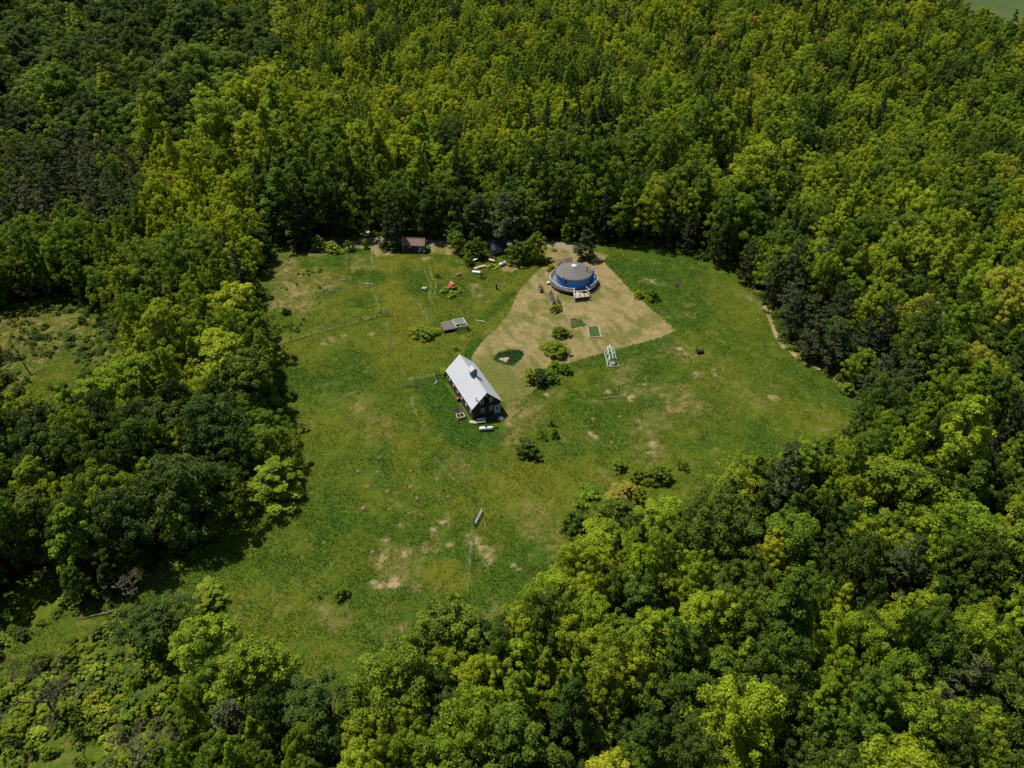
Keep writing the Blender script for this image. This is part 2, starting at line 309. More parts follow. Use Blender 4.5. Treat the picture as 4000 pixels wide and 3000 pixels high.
def paint(x, y):
    n1 = fbm(x, y, 16, 1); n2 = fbm(x, y, 5, 2); n3 = fbm(x, y, 1.6, 5, 3); n4 = fbm(x, y, 2.6, 9, 4); n5 = fbm(x, y, 0.9, 15, 2)
    c = np.repeat(GREEN[None], len(x), 0)
    def mix(col, w): nonlocal c; w = np.clip(w, 0, 1)[:, None]; c = c * (1 - w) + col[None] * w
    mix(DEEP, 0.55 * sstep(0.48, 0.64, n1 * 0.6 + n2 * 0.4)); mix(YEL, 0.55 * sstep(0.5, 0.36, n1 * .55 + n3 * .45)); mix(TAN, 0.4 * sstep(0.56, 0.74, n4 * 0.5 + n2 * .2 + n5 * .3))
    for k, pts, r, a in STROKES:
        xs = [p[0] for p in pts]; ys = [p[1] for p in pts]; R = r * 2.2
        sel = np.where((x > min(xs) - R) & (x < max(xs) + R) & (y > min(ys) - R) & (y < max(ys) + R))[0]
        if not len(sel): continue
        d = dist_line(x[sel], y[sel], pts)
        jit = n3[sel] if r < 2 else n4[sel] * .6 + n3[sel] * .4
        w = sstep(1.25, 0.45, d / r + (jit - 0.5) * (1.1 if k == 'rut' else 2.4 if k in ('pale', 'tan') else 1.3)) * a
        if k == 'tan': w = w * (.18 + .82 * sstep(.42, .66, n5[sel] * .5 + n4[sel] * .5))
        elif k == 'pale': w = w * (.10 + .6 * sstep(.42, .66, n5[sel]))
        elif k == 'deep': w = w * .8
        elif k == 'rut': w = w * (.35 + .65 * n3[sel])
        c[sel] = c[sel] * (1 - w[:, None]) + KCOL[k][None] * w[:, None]
    mown = np.zeros(len(x))
    for i, P in enumerate(MOWN):
        sd = sdist(x, y, P) + (n3 - 0.5) * (0.7 if i == 0 else 1.5); mown = np.maximum(mown, sstep(-0.12, 0.18, sd))
    lw = LAWNC[None] * (0.62 + 0.8 * (n5 * .5 + n3 * .5)[:, None])
    gmix = np.clip(sstep(0.43, 0.60, fbm(x, y, 6, 21) * .5 + fbm(x + .35 * y, y * .4, 1.4, 25, 3) * .5) * 1.0, 0, 1)[:, None]
    lw = lw * (1 - gmix * .8) + LAWNG[None] * gmix * .8
    barnside = sstep(16, 4, np.hypot(x + 1.5, y - 132))[:, None] * .75; lw = lw * (1 - barnside) + (LAWNG * np.array((.95, 1.05, 1.0)))[None] * barnside
    c = c * (1 - mown[:, None]) + lw * mown[:, None]
    w = sstep(0.0, 0.35, sdist(x, y, ISLAND) + (n3 - .5) * .5); mix(np.array((0.028, 0.072, 0.016)), w)
    for b in (BED1, BED2): mix(np.array((0.045, 0.095, 0.015)), sstep(0.0, .25, sdist(x, y, b)))
    for k, pts, r, a in STROKES:
        if k == 'soil': mix(SOIL * 1.25, sstep(1.2, 0.6, dist_line(x, y, pts) / r + (n3 - .5) * 1.2) * a)
    dr = dist_line(x, y, ROAD_L); road = sstep(ROAD_W + .4, ROAD_W - .4, dr + (n3 - .5) * 1.6); mix(GRAVEL * 1.0, road * (0.8 + .2 * n2))
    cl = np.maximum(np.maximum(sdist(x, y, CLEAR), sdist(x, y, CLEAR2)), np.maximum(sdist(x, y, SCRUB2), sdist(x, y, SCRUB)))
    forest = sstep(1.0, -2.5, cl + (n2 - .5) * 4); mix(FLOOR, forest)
    tall = (1 - mown) * (1 - road) * (1 - forest)
    return c, tall, mown, road
def veg_ground_mat(name):
    m, nt, b = new_mat(name); n = nt.nodes; l = nt.links
    at = n.new('ShaderNodeAttribute'); at.attribute_name = 'gcol'
    tc = n.new('ShaderNodeTexCoord'); n1 = n.new('ShaderNodeTexNoise'); n1.inputs['Scale'].default_value = 1.7; n1.inputs['Detail'].default_value = 8; n1.inputs['Roughness'].default_value = 0.75
    l.new(tc.outputs['Object'], n1.inputs['Vector'])
    mr = n.new('ShaderNodeMapRange'); l.new(n1.outputs[0], mr.inputs[0]); mr.inputs[1].default_value = .3; mr.inputs[2].default_value = .7; mr.inputs[3].default_value = 0.70; mr.inputs[4].default_value = 1.30
    hs = n.new('ShaderNodeHueSaturation'); l.new(at.outputs['Color'], hs.inputs['Color']); l.new(mr.outputs[0], hs.inputs['Value'])
    l.new(hs.outputs[0], b.inputs['Base Color']); b.inputs['Roughness'].default_value = 0.95; b.inputs['Specular IOR Level'].default_value = 0.1
    bp = n.new('ShaderNodeBump'); bp.inputs['Strength'].default_value = 0.9; bp.inputs['Distance'].default_value = 0.12; l.new(n1.outputs[0], bp.inputs['Height']); l.new(bp.outputs[0], b.inputs['Normal'])
    return m
MAT['ground'] = veg_ground_mat('ground_cover')

# ------------------------------------------------------------------ the ground sheets
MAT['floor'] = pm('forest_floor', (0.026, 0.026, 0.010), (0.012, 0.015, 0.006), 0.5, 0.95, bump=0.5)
def struct(o, kind='structure'): o['kind'] = kind; return o
gx0, gx1, gy0, gy1, GS = -132.0, 96.0, 44.0, 218.0, 0.4
xs = np.arange(gx0, gx1 + 1e-6, GS); ys = np.arange(gy0, gy1 + 1e-6, GS); NX, NY = len(xs), len(ys)
GX, GY = np.meshgrid(xs, ys); GX = GX.ravel(); GY = GY.ravel()
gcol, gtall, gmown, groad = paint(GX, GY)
GZ = (fbm(GX, GY, 2.2, 31, 3) - 0.5) * 0.30 * gtall * np.clip(dist_line(GX, GY, BARN_FP, True) / 4, 0.1, 1) + (fbm(GX, GY, 1.3, 41, 2) - .5) * 0.05
GZ -= 0.03
iq = np.arange(NX * NY).reshape(NY, NX)
quads = np.stack([iq[:-1, :-1], iq[:-1, 1:], iq[1:, 1:], iq[1:, :-1]], -1).reshape(-1, 4)
fm, fr = gmown[quads].mean(1), groad[quads].mean(1)
cls = np.where(fr > .5, 2, np.where(fm > .5, 1, 0))
for k, nm in enumerate(('meadow', 'mown_lawn', 'gravel_driveway')):
    q = quads[cls == k]; u, inv = np.unique(q, return_inverse=True)
    V = np.stack([GX[u], GY[u], GZ[u]], 1); Cc = np.concatenate([gcol[u], np.ones((len(u), 1))], 1)
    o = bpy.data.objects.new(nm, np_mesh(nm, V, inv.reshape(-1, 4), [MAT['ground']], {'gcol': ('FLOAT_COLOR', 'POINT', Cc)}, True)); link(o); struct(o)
    tag(o, {'meadow': 'unmown green meadow with dry patches filling the clearing', 'mown_lawn': 'straw-coloured mown lawn round the blue round house', 'gravel_driveway': 'pale gravel driveway along the far forest edge'}[nm])
mb = MB()
R = 2500.0
for (a, b, c_, d) in ((-R, gx0, -300, R), (gx1, R, -300, R), (gx0, gx1, gy1, R), (gx0, gx1, -300, gy0)):
    mb.add([(a, c_, -.03), (b, c_, -.03), (b, d, -.03), (a, d, -.03)], [(0, 1, 2, 3)])
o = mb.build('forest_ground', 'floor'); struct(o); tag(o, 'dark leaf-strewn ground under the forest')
MAT['field'] = pm('far_field_grass', (0.075, 0.105, 0.02), (0.045, 0.080, 0.018), 0.02, 0.95, bump=0.3)
mb = MB().add([(x, y, 0.02) for x, y in FARFIELD], [tuple(range(len(FARFIELD)))])
o = mb.build('far_field', 'field'); struct(o); tag(o, 'far green field beyond the forest at the top')

# ------------------------------------------------------------------ grass standing on the meadow
def grass():
    n = 330000; ax = NR.uniform(gx0, gx1, n * 3); ay = NR.uniform(gy0, gy1, n * 3)
    k = inside(ax, ay, CLEAR) | inside(ax, ay, CLEAR2); ax, ay = ax[k], ay[k]
    k = ~inside(ax, ay, BARN_FP) & (np.hypot(ax - YC[0], ay - YC[1]) > 4.6); ax, ay = ax[k], ay[k]
    c, tall, mown, road = paint(ax, ay)
    lum = c.sum(1); dens = tall * (0.55 + 0.45 * sstep(.5, .2, lum))
    dens = np.maximum(dens, sstep(0, .3, sdist(ax, ay, ISLAND)))
    for b in (BED1, BED2): dens = np.maximum(dens, sstep(0, .2, sdist(ax, ay, b)) * .9)
    stub = NR.random(len(ax)) < mown * .38
    k = (NR.random(len(ax)) < dens * 0.7) | stub; mown = mown[k]; ax, ay, c, tall = ax[k], ay[k], c[k], tall[k]
    n = len(ax); hgt = NR.uniform(.07, .20, n) * (0.6 + 0.9 * fbm(ax, ay, 3, 51)) * np.where(inside(ax, ay, ISLAND), 1.8, 1.0)
    hgt = np.where((mown > .5) & ~inside(ax, ay, ISLAND), NR.uniform(.02, .07, n), hgt)
    deep = sstep(.21, .17, c.sum(1)); hgt *= 1 + .7 * deep
    col = c * NR.uniform(.85, 1.35, (n, 1)) * np.stack([NR.uniform(.9, 1.12, n), np.ones(n), NR.uniform(.85, 1.1, n)], 1)
    V = []; Cc = []
    for j in range(3):
        a = NR.uniform(0, 2 * math.pi, n); lean = NR.uniform(.3, 1.0, n) * hgt; w = NR.uniform(.03, .08, n)
        bx, by = ax + NR.normal(0, .07, n), ay + NR.normal(0, .07, n); pz = np.full(n, -.03)
        p0 = np.stack([bx - np.sin(a) * w, by + np.cos(a) * w, pz], 1); p1 = np.stack([bx + np.sin(a) * w, by - np.cos(a) * w, pz], 1)
        p2 = np.stack([bx + np.cos(a) * lean, by + np.sin(a) * lean, hgt * NR.uniform(.7, 1.1, n)], 1)
        V.append(np.stack([p0, p1, p2], 1)); Cc.append(np.repeat(col[:, None], 3, 1))
    V = np.concatenate(V).reshape(-1, 3); Cc = np.concatenate(Cc).reshape(-1, 3); Cc = np.concatenate([Cc, np.ones((len(Cc), 1))], 1)
    m, nt, b = new_mat('grass_blades'); nn = nt.nodes; at = nn.new('ShaderNodeAttribute'); at.attribute_name = 'gcol'
    nt.links.new(at.outputs['Color'], b.inputs['Base Color']); b.inputs['Roughness'].default_value = .8; b.inputs['Specular IOR Level'].default_value = .12
    tr = nn.new('ShaderNodeBsdfTranslucent'); nt.links.new(at.outputs['Color'], tr.inputs[0]); mx = nn.new('ShaderNodeAddShader')
    nt.links.new(b.outputs[0], mx.inputs[0]); nt.links.new(tr.outputs[0], mx.inputs[1]); nt.links.new(mx.outputs[0], nn['Material Output'].inputs[0])
    o = bpy.data.objects.new('grass', np_mesh('grass', V, np.arange(len(V)).reshape(-1, 3), [m], {'gcol': ('FLOAT_COLOR', 'POINT', Cc)})); link(o)
    tag(o, 'uncut green and straw-coloured grass standing on the meadow', 'grass', kind='stuff')
grass()

# ------------------------------------------------------------------ foliage builders (numpy)
def unit(v): return v / (np.linalg.norm(v, axis=-1, keepdims=True) + 1e-9)
def leaf_quads(P, Nn, s, aspect=0.62):
    n = len(P); r = unit(NR.normal(size=(n, 3))); T = unit(np.cross(Nn, r)); Bn = np.cross(Nn, T)
    s = np.asarray(s).reshape(-1, 1) * np.ones((n, 1)); dr = -Nn * s * 0.18
    V = np.stack([P + T * s + dr, P + Bn * s * aspect, P - T * s + dr, P - Bn * s * aspect], 1).reshape(-1, 3)
    return V, np.arange(4 * n).reshape(-1, 4)
def tubes_np(segs, n=5):      # segs: (p0, p1, r0, r1)
    V, Fq = [], []
    for p0, p1, r0, r1 in segs:
        p0, p1 = np.array(p0, float), np.array(p1, float); d = unit(p1 - p0); up = np.array((0, 0, 1.)) if abs(d[2]) < .9 else np.array((1., 0, 0))
        x = unit(np.cross(d, up)); y = np.cross(x, d); a = np.arange(n) * 2 * math.pi / n
        ring = np.cos(a)[:, None] * x + np.sin(a)[:, None] * y; k = len(V) * n
        V += [p0 + ring * r0, p1 + ring * r1]; j = np.arange(n); j2 = (j + 1) % n
        Fq.append(np.stack([k + j, k + j2, k + n + j2, k + n + j], 1))
    return np.concatenate(V), np.concatenate(Fq)
def clump_leaves(cen, rad, nper, s, updir=.35, low=-.35, flat=0.8):
    """leaves on the shell of each clump; cen (k,3) rad (k,)"""
    k = len(cen); d = unit(NR.normal(size=(k, nper, 3))); d[..., 2] = np.where(d[..., 2] < low, -d[..., 2], d[..., 2])
    rr = rad[:, None, None] * NR.uniform(.55, 1.05, (k, nper, 1)); P = cen[:, None] + d * rr * np.array((1, 1, flat))
    Nn = unit(d + np.array((0, 0, updir)) + NR.normal(0, .45, d.shape)); return P.reshape(-1, 3), Nn.reshape(-1, 3), np.full(k * nper, s) * NR.uniform(.65, 1.35, k * nper)
def broadleaf(Ht, Rc, base, nclump, nper, s, shape='dome', multi=1, lobes=0):
    zb = base * Ht; ch = Ht - zb; t = NR.random(nclump) ** 0.8; th = NR.uniform(0, 2 * math.pi, nclump)
    if shape == 'dome': prof = np.sqrt(np.clip(1 - (np.abs(t - .42) / .60) ** 2.3, 0.02, 1))
    elif shape == 'column': prof = np.clip(1.02 - t ** 2.6, .12, 1) * (0.55 + .45 * sstep(0, .25, t))
    elif shape == 'cone': prof = np.clip(1.05 - t, .06, 1) * (.6 + .4 * sstep(0, .15, t))
    else: prof = np.sqrt(np.clip(1 - t ** 2, .03, 1)) * (.75 + .25 * sstep(0, .2, t))
    wob = 1 + .22 * np.sin(th * 2 + NR.uniform(0, 6)) + .16 * np.sin(th * 3 + NR.uniform(0, 6) + t * 3)
    rf = np.where(NR.random(nclump) < .72, NR.uniform(.72, 1.0, nclump), NR.uniform(.1, .7, nclump)); rr = Rc * prof * rf * wob
    cen = np.stack([rr * np.cos(th), rr * np.sin(th), zb + ch * t * (1 - .10 * rf) + NR.normal(0, .03 * Ht, nclump)], 1)
    if lobes:
        lc = np.stack([NR.normal(0, Rc * .36, lobes), NR.normal(0, Rc * .36, lobes), NR.uniform(-.16, .04, lobes) * Ht], 1); cen += lc[NR.integers(0, lobes, nclump)]
    cen[:, 2] = np.clip(cen[:, 2], .12 * min(Ht, 3), Ht * 1.02)
    rad = Rc * NR.uniform(.17, .32, nclump) * (1 - .3 * t)
    P, Nn, sz = clump_leaves(cen, rad, nper, s)
    V, Fq = leaf_quads(P, Nn, sz); cv = np.repeat(NR.random(nclump), nper); fv = np.clip(.55 * NR.random(len(Fq)) + .45 * cv, 0, 1)
    segs = []; tr = max(.06, Ht * .017)
    for m in range(multi):
        ox, oy = (0, 0) if multi == 1 else (NR.normal(0, Rc * .22), NR.normal(0, Rc * .22)); r = tr * (1 if multi == 1 else .6)
        p = np.array((ox * .3, oy * .3, -.1)); q = np.array((ox, oy, zb + ch * .30)); segs.append((p, q, r * 1.3, r)); segs.append((q, q + np.array((NR.normal(0, .3), NR.normal(0, .3), ch * .4)), r, r * .3))
        for b in NR.choice(nclump, min(9, nclump), False):
            z0 = np.array((ox, oy, max(.25 * Ht * base, min(cen[b, 2] - .15 * ch, zb + ch * .45)))); segs.append((z0, cen[b], r * .45, r * .12))
    TV, TF = tubes_np(segs); return (V, Fq, fv), (TV, TF)
def pine(Ht, Rc, base, s, nper=26, droop=0.0, dense=1.0):
    zs = np.arange(base * Ht, Ht * .985, .75 / dense); cen, rad, segs = [], [], [((0, 0, -.1), (0, 0, Ht * .5), Ht * .019, Ht * .012), ((0, 0, Ht * .5), (0, 0, Ht), Ht * .012, .03)]
    for z in zs:
        f = (z - base * Ht) / (Ht * (1 - base)); L0 = Rc * (np.clip(1.08 - f, .05, 1) ** .75) * (.55 + .45 * min(1, f / .25))
        for b in range(NR.integers(3, 6)):
            a = NR.uniform(0, 2 * math.pi); ln = L0 * NR.uniform(.55, 1.15); dz = ln * (NR.uniform(.05, .28) - droop); e = np.array((math.cos(a) * ln, math.sin(a) * ln, z + dz))
            segs.append(((0, 0, z), e, .05 + .03 * (1 - f), .02)); m = max(1, int(ln / .75))
            for j in range(m):
                q = .38 + .62 * (j + 1) / m; c = np.array((0, 0, z)) * (1 - q) + e * q + NR.normal(0, .12, 3); cen.append(c); rad.append(.42 + .28 * (1 - f) * NR.uniform(.6, 1.3))
    cen.append((0, 0, Ht)); rad.append(.35); cen = np.array(cen); rad = np.array(rad); P, Nn, sz = clump_leaves(cen, rad, nper, s, .5, -.15, .45)
    V, Fq = leaf_quads(P, Nn, sz, .4); fv = np.clip(.5 * NR.random(len(Fq)) + .5 * np.repeat(NR.random(len(cen)), nper), 0, 1); return (V, Fq, fv), tubes_np(segs, 4)
def spruce(Ht, Rc, base, s, nper=22):
    zs = np.arange(base * Ht, Ht * .99, .5); cen, rad, segs = [], [], [((0, 0, -.1), (0, 0, Ht), Ht * .017, .02)]
    for z in zs:
        f = (z - base * Ht) / (Ht * (1 - base)); L0 = Rc * max(.05, (1 - f) ** .9)
        for b in range(max(3, int(3 + L0 * 1.6))):
            a = NR.uniform(0, 2 * math.pi); ln = L0 * NR.uniform(.75, 1.12); e = np.array((math.cos(a) * ln, math.sin(a) * ln, z - ln * NR.uniform(.12, .35))); m = max(1, int(ln / .7))
            for j in range(m):
                q = .35 + .65 * (j + 1) / m; cen.append(np.array((0, 0, z)) * (1 - q) + e * q); rad.append(.26 + .22 * (1 - f))
    cen = np.array(cen); rad = np.array(rad); P, Nn, sz = clump_leaves(cen, rad, nper, s, .35, -.5, .6)
    V, Fq = leaf_quads(P, Nn, sz, .38); fv = np.clip(.5 * NR.random(len(Fq)) + .5 * np.repeat(NR.random(len(cen)), nper), 0, 1); return (V, Fq, fv), tubes_np(segs, 5)
def bare(Ht, seed, spread=.55, depth=5):
    r = random.Random(seed); segs = []
    def grow(p, d, ln, rad, k):
        q = p
        for i in range(3):
            d = (d + Vector((r.gauss(0, .13), r.gauss(0, .13), .03))).normalized(); q2 = q + d * (ln / 3); segs.append((tuple(q), tuple(q2), rad * (1 - .12 * i), rad * (1 - .12 * (i + 1)))); q = q2
            if k < depth and i > 0 and r.random() < .75: grow(q, (d + Vector((r.gauss(0, spread), r.gauss(0, spread), r.gauss(.05, .3)))).normalized(), ln * r.uniform(.5, .75), rad * .52, k + 1)
        if k < depth:
            for _ in range(2): grow(q, (d + Vector((r.gauss(0, spread), r.gauss(0, spread), r.gauss(.05, .3)))).normalized(), ln * r.uniform(.55, .8), rad * .6, k + 1)
    grow(Vector((0, 0, -.1)), Vector((r.gauss(0, .08), r.gauss(0, .08), 1)), Ht * .36, Ht * .021, 0); return tubes_np([(a, b, max(c, .028), max(d, .022)) for a, b, c, d in segs], 4)

PROTO = {}    # kind -> list of (crown_mesh, trunk_mesh, joined_object, height, radius)
PCOL = bpy.data.collections.new('forest_tree_shapes'); PIDX = []
def add_proto(kind, res, Ht, Rc, leaf):
    (V, Fq, fv), (TV, TF) = res; i = len(PROTO.setdefault(kind, []))
    cm = np_mesh(f'{kind}_crown', V, Fq, [MAT[leaf]], {'v': ('FLOAT', 'FACE', fv)}); tm = np_mesh(f'{kind}_trunk', TV, TF, [MAT['bark']], None, True)
    jm = np_mesh(f'{kind}_whole', np.concatenate([V, TV]), np.concatenate([Fq, TF + len(V)]), [MAT[leaf], MAT['bark']], {'v': ('FLOAT', 'FACE', np.concatenate([fv, np.full(len(TF), .5)]))}, False, np.concatenate([np.zeros(len(Fq)), np.ones(len(TF))]))
    jo = bpy.data.objects.new(f'tree_shape_{len(PIDX):03d}', jm); PCOL.objects.link(jo); PROTO[kind].append((cm, tm, len(PIDX), Ht, Rc)); PIDX.append(jo)
for i in range(5): add_proto('round', broadleaf(15, 4.6, .20, 125, 84, .225, 'dome', 1, 5 if i % 2 else 0), 15, 4.6, 'leaf')
for i in range(3): add_proto('oak', broadleaf(16, 5.6, .24, 170, 84, .235, 'round', 1, 7), 16, 5.6, 'leaf')
for i in range(4): add_proto('poplar', broadleaf(17, 3.4, .16, 115, 80, .205, 'column', 1, 3 if i % 2 else 0), 17, 3.4, 'leaf')
for i in range(3): add_proto('aspen', broadleaf(16, 3.6, .28, 130, 66, .165, 'dome', 2, 4), 16, 3.6, 'leaf')
for i in range(3): add_proto('edge', broadleaf(11, 4.0, .04, 120, 80, .215, 'round', 1, 4), 11, 4.0, 'leaf')
for i in range(4): add_proto('pine', pine(15, 4.0, .28, .25, 34), 15, 4.0, 'needle')
for i in range(2): add_proto('bushpine', pine(11, 3.9, .06, .24, 32, 0, 1.15), 11, 3.9, 'needle')
for i in range(3): add_proto('spruce', spruce(14, 2.9, .05, .24), 14, 2.9, 'needle')
for i in range(3): add_proto('bush', broadleaf(2.4, 2.0, .0, 70, 55, .17, 'round', 3), 2.4, 2.0, 'leaf')
for i in range(2): add_proto('sapling', broadleaf(3.2, 1.1, .18, 40, 42, .15, 'dome', 1), 3.2, 1.1, 'leaf')
for i in range(2): add_proto('loose', broadleaf(3.0, 1.6, .02, 26, 34, .17, 'round', 4), 3.0, 1.6, 'leaf')

def place(kind, name, label, cat, x, y, Ht, Rc, tone, group=None, var=None, rot=None, z=0.0):
    lst = PROTO[kind]; cm, tm, _, h0, r0 = lst[rnd.randrange(len(lst)) if var is None else var % len(lst)]
    root = thing(name, label, cat, (x, y, z), rnd.uniform(0, 6.28) if rot is None else rot, group); root.scale = (Rc / r0, Rc / r0, Ht / h0)
    t = bpy.data.objects.new('trunk' if Ht > 4.5 else 'stem', tm); link(t, root)
    c = bpy.data.objects.new('crown' if Ht > 4.5 else 'foliage', cm); c['tone'] = float(tone); link(c, root)
    OCC.append((x, y, max(2.2, Rc * .85))); return root
OCC = []

# ------------------------------------------------------------------ more materials
MAT['metal_roof'] = pm('pale_metal_roof', (0.50, 0.51, 0.53), (0.47, 0.48, 0.505), .3, 0.5, 0.0, spec=0.3)
MAT['barn_wall'] = pm('dark_barn_boards', (0.075, 0.052, 0.038), (0.035, 0.026, 0.021), 2.2, 0.9, bump=0.8, stretch=(3.0, 3.0, 0.25))
MAT['dark_trim'] = pm('dark_green_trim', (0.05, 0.075, 0.07), (0.03, 0.05, 0.05), 2, .7)
MAT['white'] = pm('white_paint', (0.72, 0.72, 0.70), (0.60, 0.60, 0.58), 4, .55)
MAT['tank_white'] = pm('white_tank_paint', (0.80, 0.80, 0.79), (0.66, 0.67, 0.66), 1.5, .4)
MAT['pale_blue'] = pm('pale_blue_paint', (0.42, 0.55, 0.62), (0.34, 0.46, 0.54), 3, .6)
MAT['glass'] = pm('dark_glass', (0.03, 0.04, 0.045), (0.02, 0.025, 0.03), 1, .08, spec=.6)
MAT['black'] = pm('black_opening', (0.008, 0.008, 0.009), (0.004, 0.004, 0.005), 1, .9)
MAT['blue_wall'] = pm('bright_blue_boards', (0.03, 0.34, 0.95), (0.026, 0.29, 0.85), 2.5, .6, bump=.35, stretch=(4, 4, .3))
MAT['shingle'] = pm('brown_grey_shingles', (0.19, 0.172, 0.16), (0.125, 0.11, 0.102), 2.6, .92, bump=.7, detail=8)
MAT['shingle_dark'] = pm('grey_brown_shakes', (0.17, 0.125, 0.10), (0.085, 0.062, 0.052), 3.0, .92, bump=.8, detail=8)
MAT['old_shingle'] = pm('weathered_red_brown_shingles', (0.30, 0.19, 0.15), (0.17, 0.10, 0.08), 1.8, .9, bump=.6, stretch=(.7, 2, 2), detail=8)
MAT['grey_wood'] = pm('weathered_grey_wood', (0.27, 0.24, 0.21), (0.16, 0.14, 0.12), 3, .85, bump=.3, stretch=(1, 4, 1))
MAT['pale_wood'] = pm('pale_board', (0.55, 0.45, 0.34), (0.42, 0.33, 0.24), 4, .8)
MAT['raw_wood'] = pm('raw_lumber', (0.62, 0.45, 0.32), (0.46, 0.33, 0.23), 4, .8)
MAT['dark_wood'] = pm('dark_wood', (0.085, 0.065, 0.05), (0.045, 0.035, 0.03), 3, .9)
MAT['post'] = pm('fence_post_wood', (0.20, 0.19, 0.155), (0.10, 0.095, 0.075), 5, .9)
MAT['wire'] = pm('fence_wire', (0.22, 0.25, 0.20), (0.14, 0.17, 0.13), 5, .6, .3)
MAT['gate_green'] = pm('green_gate_tube', (0.055, 0.16, 0.12), (0.035, 0.11, 0.085), 4, .5)
MAT['gate_pale'] = pm('galvanised_tube', (0.40, 0.50, 0.46), (0.30, 0.40, 0.36), 4, .45, .3)
MAT['black_metal'] = pm('black_metal', (0.02, 0.02, 0.021), (0.012, 0.012, 0.013), 3, .5)
MAT['solar'] = pm('solar_cells', (0.075, 0.078, 0.115), (0.055, 0.058, 0.09), 6, .25, spec=.5)
MAT['alu'] = pm('aluminium', (0.62, 0.63, 0.64), (0.52, 0.53, 0.54), 4, .4, .4)
MAT['red'] = pm('red_paint', (0.55, 0.06, 0.05), (0.42, 0.045, 0.04), 3, .6)
MAT['red_plastic'] = pm('red_plastic', (0.62, 0.09, 0.06), (0.52, 0.07, 0.05), 2, .4)
MAT['pink_plastic'] = pm('faded_red_plastic', (0.75, 0.30, 0.27), (0.66, 0.24, 0.2), 2, .45)
MAT['rust'] = pm('red_brown_flashing', (0.30, 0.13, 0.075), (0.2, 0.08, 0.05), 3, .8)
MAT['tarp'] = pm('black_roofing', (0.03, 0.031, 0.036), (0.017, 0.017, 0.02), 1.6, .55)
MAT['tarp_grey'] = pm('grey_tarp', (0.16, 0.165, 0.175), (0.11, 0.11, 0.12), 2, .6)
MAT['dome'] = pm('acrylic_dome', (0.62, 0.68, 0.72), (0.5, 0.56, 0.6), 2, .15, spec=.6)
MAT['stone'] = pm('pale_stone', (0.42, 0.35, 0.26), (0.30, 0.24, 0.17), 3, .9, bump=.5)
MAT['earth'] = pm('bare_earth', (0.25, 0.185, 0.095), (0.17, 0.125, 0.06), 5, .95, bump=.5)
MAT['film'] = pm('clouded_greenhouse_film', (0.34, 0.40, 0.42), (0.24, 0.29, 0.30), 2, .35)
MAT['frame_pale'] = pm('pale_green_frame', (0.62, 0.68, 0.60), (0.5, 0.56, 0.48), 5, .6)
MAT['dark_green'] = pm('plant_bed', (0.055, 0.105, 0.016), (0.03, 0.065, 0.012), 6, .9, bump=.5)
MAT['rubber'] = pm('tyre_rubber', (0.02, 0.02, 0.02), (0.012, 0.012, 0.012), 4, .85)
MAT['orange'] = pm('orange_board', (0.55, 0.24, 0.07), (0.42, 0.18, 0.06), 4, .7)
MAT['blue_board'] = pm('pale_blue_board', (0.33, 0.47, 0.55), (0.25, 0.38, 0.46), 4, .7)
MAT['shed_wall'] = pm('dark_shed_boards', (0.06, 0.058, 0.058), (0.03, 0.03, 0.032), 3, .85, bump=.4, stretch=(4, 4, .4))
MAT['white_pink'] = pm('pinkish_white_boards', (0.66, 0.56, 0.53), (0.52, 0.43, 0.41), 3, .7)
MAT['pink_white'] = pm('faded_red_white_paint', (0.62, 0.42, 0.40), (0.52, 0.3, 0.28), 1.5, .45)
def net_mat():
    m, nt, b = new_mat('wire_netting'); n = nt.nodes; l = nt.links
    b.inputs['Base Color'].default_value = (0.30, 0.32, 0.27, 1); b.inputs['Roughness'].default_value = .7
    tr = n.new('ShaderNodeBsdfTransparent'); mx = n.new('ShaderNodeMixShader'); mx.inputs[0].default_value = .30
    l.new(tr.outputs[0], mx.inputs[1]); l.new(b.outputs[0], mx.inputs[2]); l.new(mx.outputs[0], n['Material Output'].inputs[0]); return m
MAT['net'] = net_mat()

# ------------------------------------------------------------------ barn
def window(parent, c, w, h, axis, out, frame='white', bars=True, name='window'):
    """window in a wall; axis 'y' runs across a wall facing +/-x, 'x' across one facing +/-y; out = sign"""
    f = MB(); t = .09; d = .06
    def bx(a0, a1, z0, z1):
        cc = ((a0 + a1) / 2, (z0 + z1) / 2); s = (a1 - a0, z1 - z0)
        if axis == 'y': f.box((c[0] + out * d / 2, cc[0], cc[1]), (d, s[0], s[1]))
        else: f.box((cc[0], c[1] + out * d / 2, cc[1]), (s[0], d, s[1]))
    a = c[1] if axis == 'y' else c[0]; z = c[2]
    bx(a - w / 2, a - w / 2 + t, z - h / 2, z + h / 2); bx(a + w / 2 - t, a + w / 2, z - h / 2, z + h / 2)
    bx(a - w / 2 + t, a + w / 2 - t, z + h / 2 - t, z + h / 2); bx(a - w / 2 + t, a + w / 2 - t, z - h / 2, z - h / 2 + t)
    if bars: bx(a - w / 2 + t, a + w / 2 - t, z - .035, z + .035)
    o = f.build(name, frame, parent); p = MB(); e = .012
    if axis == 'y': p.box((c[0] + out * e, a, z), (.02, w - 2 * t, h - 2 * t))
    else: p.box((a, c[1] + out * e, z), (w - 2 * t, .02, h - 2 * t))
    p.build('pane', 'glass', o); return o
